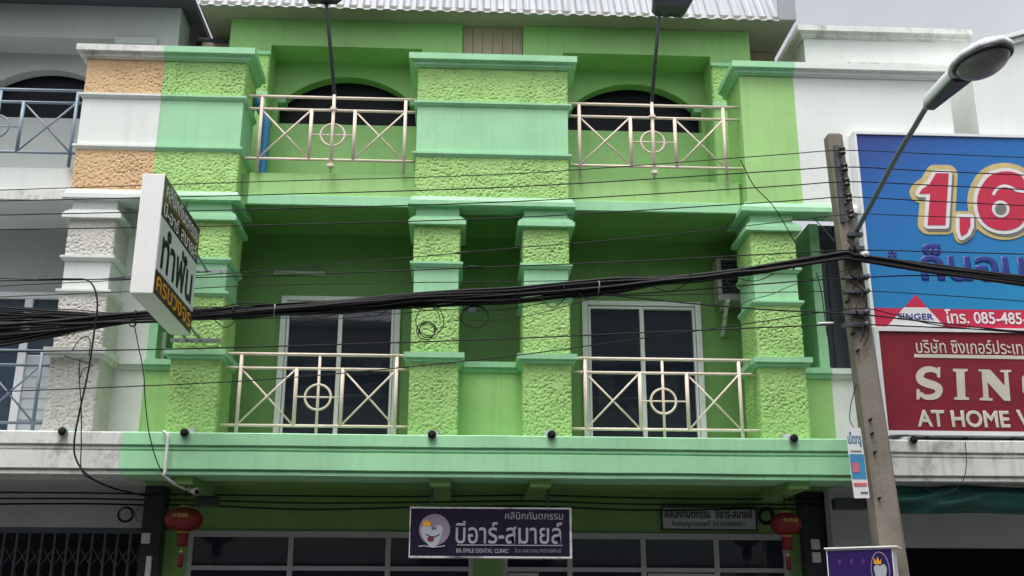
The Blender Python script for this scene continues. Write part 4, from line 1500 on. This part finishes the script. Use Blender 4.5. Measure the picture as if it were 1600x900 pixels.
wires = [
    ('power_line', 'topmost thin power line running off the pole head insulator', [(-70, 299), (0, 297), (400, 284), (800, 271.5), (1200, 243), (1317, 235), (1450, 240), (1700, 250)], .0065, 0),
    ('power_line', 'second power line from the top of the pole insulators', [(-70, 317), (0, 314), (400, 304.5), (800, 292), (1200, 268), (1320, 261), (1450, 267), (1700, 278)], .008, 0),
    ('power_line', 'third power line from the top of the pole insulators', [(-70, 338), (0, 336), (400, 327), (800, 315), (1200, 292), (1323, 284), (1450, 289), (1700, 301)], .008, 0),
    ('power_line', 'fourth power line, crossing the pillar capitals, from the pole insulators', [(-70, 361), (0, 359), (400, 352), (800, 340), (1200, 316), (1326, 308), (1450, 314), (1700, 326)], .008, 0),
    ('power_line', 'lowest insulator power line, thin, rising steeply to the pole', [(-70, 452), (0, 447), (200, 437), (400, 424), (530, 412), (720, 395), (800, 388), (1000, 371), (1200, 349), (1330, 335), (1450, 338), (1700, 346)], .006, 0),
    ('telephone_wire', 'thin telephone wire just above the thick cable bundle', [(-70, 440), (240, 435), (400, 431), (600, 424), (800, 416), (1000, 408), (1200, 397), (1335, 391), (1450, 393), (1700, 400)], .008, .02),
    ('telephone_wire', 'thin telephone wire that sinks into the top of the bundle', [(-70, 468), (0, 464), (240, 454), (400, 446), (600, 442), (800, 440), (960, 436), (1100, 427), (1200, 416), (1320, 399)], .006, .03),
    ('telephone_wire', 'black wire running over the window tops below the bundle', [(-70, 552), (0, 550), (240, 546), (400, 542), (600, 536), (800, 529), (1000, 520), (1200, 511.5), (1335, 507), (1450, 511), (1700, 522)], .009, 0),
    ('telephone_wire', 'lowest wire, climbing from the left railing up to the pole', [(-70, 616), (0, 612), (200, 604), (400, 594), (600, 577), (800, 556), (1000, 529), (1200, 501), (1335, 482), (1400, 492), (1480, 510), (1700, 528)], .0075, .02),
    ('telephone_wire', 'wire leaving the bundle downward over the right window', [(940, 461), (970, 463), (1080, 474), (1200, 484), (1340, 491), (1450, 503), (1700, 530)], .010, 0),
    ('telephone_wire', 'wire leaving the bundle upward past the air conditioner', [(940, 458), (970, 460), (1080, 453), (1200, 443), (1340, 434), (1480, 431), (1700, 444)], .009, 0),
    ('telephone_wire', 'thin level wire between the bundle split and the pole clamps', [(940, 460), (970, 462), (1080, 460), (1200, 457), (1345, 455), (1450, 460), (1700, 478)], .006, .02),
    ('telephone_wire', 'thin slack wire from the bundle across the second middle pillar', [(700, 500), (770, 500), (830, 492), (900, 474), (940, 462)], .005, 0),
]
wires += [
    ('telephone_wire', 'fine wire just under the bundle from the left pillar to the coil', [(330, 500), (430, 497), (520, 498), (600, 492), (690, 484), (740, 486)], .005, .02),
    ('telephone_wire', 'fine wire sagging under the bundle right of the coil', [(740, 486), (800, 482), (870, 470), (940, 461)], .006, .02),
    ('telephone_wire', 'fine wire rising from the right pillar to the pole clamp', [(1130, 500), (1165, 472), (1205, 460), (1240, 445), (1290, 430), (1335, 420)], .005, .02),
    ('telephone_wire', 'fine wire just below the bundle at the left edge', [(-70, 545), (0, 540), (90, 526), (160, 512), (215, 503)], .006, .02),
    ('telephone_wire', 'short wire between the upper wires at the left edge and the sign', [(-70, 432), (60, 437), (140, 437), (235, 430), (330, 424)], .006, .01),
]
for nm, lab, pts, r_, dy_ in wires:
    wire(nm, lab, pts, r_, dy=dy_)

for px_, py_, lab in ((722, 395, 'small black splice on the thin steep wire at the first middle pillar'), (740, 417, 'small black splice on the wire above the bundle between the middle pillars'), (1290, 505, 'small pale splice on the wire left of the pole')):
    c = at(px_, py_, wy(px_))
    tag(MB().tube([c + Vector((-.09, 0, -.006)), c + Vector((-.05, 0, -.002)), c + Vector((.05, 0, .002)), c + Vector((.09, 0, .006))], [.006, .013, .013, .006], 8).build('wire_splice', BLACK if px_ < 1000 else PVC, None, True), lab, 'splice')
CBU = thing('cable_bundle', 'thick black bundle of telecom cables sagging across the whole facade', 'cable bundle', at(800, 461, wy(800)))
cen = [(-70, 506), (0, 502), (120, 498), (230, 495), (320, 492), (430, 485), (540, 478), (650, 469), (800, 461), (960, 446), (1100, 432), (1200, 420), (1320, 400), (1345, 404), (1450, 419), (1600, 438), (1700, 452)]
left_y = [478, 481, 484, 487, 498, 503, 506, 512, 519, 523, 530, 538]
rnd = random.Random(3)
NC = 24
for k in range(NC):
    pts = []
    ph = rnd.uniform(0, 6.28)
    amp = rnd.uniform(.5, 1.0)
    base = -10.5 + 21 * k / (NC - 1)
    loose = k % 3 == 0
    ly = 478 + 62 * ((k * 7) % NC) / (NC - 1)
    cx_ = []
    for q in range(len(cen) - 1):
        (xa, ya), (xb, yb2) = cen[q], cen[q + 1]
        cx_ += [(xa, ya), ((xa + xb) / 2, (ya + yb2) / 2)]
    cx_.append(cen[-1])
    for (x_, y_) in cx_:
        spread = 1.0 if 200 < x_ < 1000 else (.6 if x_ > 1000 else 1.0)
        off = base * spread * amp + 3.0 * math.sin(x_ / 150.0 + ph) * spread + rnd.uniform(-1.1, 1.1) * (2.6 if loose else 1.0)
        if loose and 350 < x_ < 1150:
            off += 5 * math.sin(x_ / 95.0 + ph)
        yy = y_ + off
        if x_ < 200:
            f_ = min(1, (215 - x_) / 215)
            yy = yy * (1 - f_) + ly * f_
        pts.append(at(x_, yy, wy(x_) + .04 * math.cos(ph + x_ / 210.0)))
    MB().tube(catmull(pts, 5), .006 if loose else rnd.choice((.009, .012, .015, .018, .021)), 6).build('cable', BLACK, CBU, True)
for x_ in (212, 365, 430, 505, 555, 655, 700, 810, 880, 935, 1080, 1160, 1240, 1420, 1530):
    i = max(j for j in range(len(cen) - 1) if cen[j][0] <= x_)
    t = (x_ - cen[i][0]) / (cen[i + 1][0] - cen[i][0])
    yc = cen[i][1] + t * (cen[i + 1][1] - cen[i][1])
    c = at(x_, yc, wy(x_))
    rr_ = .075 if x_ < 1000 else .055
    MB().tube([c + Vector((.004 * math.sin(a_), rr_ * .85 * math.cos(a_ * math.pi / 8), rr_ * math.sin(a_ * math.pi / 8))) for a_ in range(16)], .006, 5, closed=True).build('cable_tie', STEEL if x_ in (430, 935) else BLACK, CBU)


for xa, ya, xb, yb3, sag in ((335, 499, 372, 496, 14), (560, 484, 610, 480, 12), (845, 466, 885, 462, 16), (905, 458, 930, 456, 9), (1020, 448, 1075, 442, 10), (640, 478, 700, 474, 9), (455, 490, 540, 485, 8), (1150, 433, 1210, 427, 9)):
    pts = [at(xa + (xb - xa) * i / 8, ya + (yb3 - ya) * i / 8 + sag * math.sin(math.pi * i / 8), wy(xa) - .03) for i in range(9)]
    MB().tube(pts, .0055, 5).build('slack_loop', BLACK, CBU, True)


def coil(label, px, py, Y, r, turns, seed, thick=.006, ry=None, name='cable_coil'):
    rnd = random.Random(seed)
    c = at(px, py, Y)
    ry = ry or r
    pts = []
    n = 26
    for i in range(int(n * turns) + 1):
        a_ = 2 * math.pi * i / n
        k_ = 1 + .18 * math.sin(a_ / turns * 1.7 + seed)
        pts.append(c + Vector((r * k_ * math.cos(a_), .012 * math.sin(a_ * .7 + seed), ry * k_ * math.sin(a_))))
    return tag(MB().tube(pts, thick, 5).build(name, BLACK, None, True), label, 'cable coil')


coil('small tangled coil of wire dangling from the bundle before the first middle pillar', 667, 517, -.6, .095, 2.6, 2)
coil('large thin loop of wire dangling from the bundle beside the first middle pillar', 671, 505, -.58, .14, 1.3, 5, .005, .17)
coil('coil of wire hanging from the bundle between the two middle pillars', 738, 494, -.62, .15, 1.6, 8, .006, .125)
jb = at(738, 486, -.64)
tag(B(jb.x - .045, jb.x + .045, jb.y - .03, jb.y + .03, jb.z - .03, jb.z + .03).build('splice_box', GREYM, None, bevel=.01), 'small grey splice box above the coil between the middle pillars', 'splice box')
coil('left ring of black cable on the wall above the folding gate', 195, 803, 1.1, .085, 2.0, 3, .008)
coil('right ring of thin grey cable beside the other above the folding gate', 221, 802, 1.12, .085, 1.2, 7, .004)
coil('ring of black cable on the wall beside the right lantern', 1197, 806, 1.05, .085, 3.0, 4, .012)
coil('small knot of wire under the bundle left of the projecting sign', 208, 505, -.40, .035, 2.0, 6, .005)

# drop cables at the left


def free(name, label, pts, r, cat='cable', n=8):
    o = MB().tube(catmull([at(*p) for p in pts], n), r, 6).build(name, BLACK, None, True)
    return tag(o, label, cat)


free('drop_cable', 'thick black cable dropping from the wires past the white pillar to the slab', [(60, 437, -.40), (110, 436, -.42), (140, 440, -.45), (152, 470, -.47), (147, 520, -.48), (138, 580, -.48), (125, 640, -.5), (116, 690, -.5), (120, 720, -.5), (140, 745, -.48), (175, 762, -.2), (215, 772, .2), (240, 776, .6)], .010)
free('drop_cable', 'thin cable hanging beside the thick one before the white pillar', [(125, 560, -.46), (124, 590, -.46), (127, 640, -.47), (127, 690, -.48), (128, 735, -.46), (150, 752, -.4), (190, 766, 0), (230, 775, .5)], .006)
free('drop_cable', 'thin wire falling from the small knot to the cornice left of the green pillar', [(210, 508, -.42), (216, 540, -.42), (224, 580, -.42), (228, 640, -.42), (236, 690, -.43), (252, 735, -.43), (275, 752, -.2), (300, 764, 0)], .006)
free('loose_wire', 'stiff loop of thin wire sticking out over the white pillar', [(113, 548, -.46), (122, 533, -.46), (134, 526, -.46), (141, 533, -.46), (139, 556, -.46)], .006)
free('loose_wire', 'curled wire end sticking out low over the white pillar', [(100, 556, -.46), (122, 563, -.46), (140, 568, -.46), (144, 572, -.46), (130, 577, -.46), (125, 590, -.46), (123, 575, -.46)], .005)
free('loose_wire', 'thin wire hanging from the upper wires over the right parapet', [(1157, 250, -.62), (1163, 262, -.62), (1178, 290, -.6), (1205, 318, -.58), (1220, 340, -.56), (1240, 375, -.5), (1246, 385, -.4)], .006)
free('loose_wire', 'pale thin wire slanting to the pole above the dark recess', [(1270, 340, .2), (1285, 355, -.3), (1305, 378, -.85)], .006)
free('loose_wire', 'black wire looping down the mint party fin at the right', [(1275, 425, -.1), (1283, 455, -.1), (1288, 490, -.1), (1292, 520, -.1), (1297, 540, -.1)], .006)
free('loose_wire', 'wire dangling beside the pole left of the notice', [(1338, 600, -.95), (1330, 630, -.95), (1328, 655, -.95), (1334, 668, -.98)], .005)
free('loose_wire', 'thin grey wire hanging in a loop from the right cornice', [(1508, 690, -.42), (1510, 720, -.42), (1507, 745, -.42), (1496, 762, -.40), (1475, 772, -.38), (1455, 768, -.36), (1442, 758, -.35)], .005)
# cables clipped along the wall under the balcony
CL = [('bundle of dark cables along the wall under the left slab, upper run', 768, .9, .011), ('dark cable along the wall under the slab, middle run', 777, .95, .011), ('dark cable along the wall under the slab, lowest run', 785, 1.0, .012)]
for k, (lab, yb_, Y, r_) in enumerate(CL):
    pts = [(-60, yb_ + 1 + k, Y), (120, yb_ + 2, Y), (230, yb_ + 4, Y), (320, yb_ + 5, Y), (480, yb_ + 7 + 2 * k, Y), (640, yb_ + 8, Y), (830, yb_ + 6, Y), (1000, yb_ + 10 + k, Y), (1190, yb_ + 12 - k, Y), (1340, yb_ + 12, Y)]
    free('wall_cable', lab, pts, r_, n=6)
jb = at(322, 783, .8)
tag(B(jb.x - .13, jb.x + .13, jb.y, jb.y + .15, jb.z - .05, jb.z + .06).build('junction_box', GREYM, None, bevel=.02), 'dark cable junction box behind the left lantern', 'junction box')
jb = at(1335, 787, .3)
tag(B(jb.x - .22, jb.x + .16, jb.y, jb.y + .15, jb.z - .06, jb.z + .07).build('junction_box', GREYM, None, bevel=.02), 'dark cable junction box behind the pole under the slab', 'junction box')
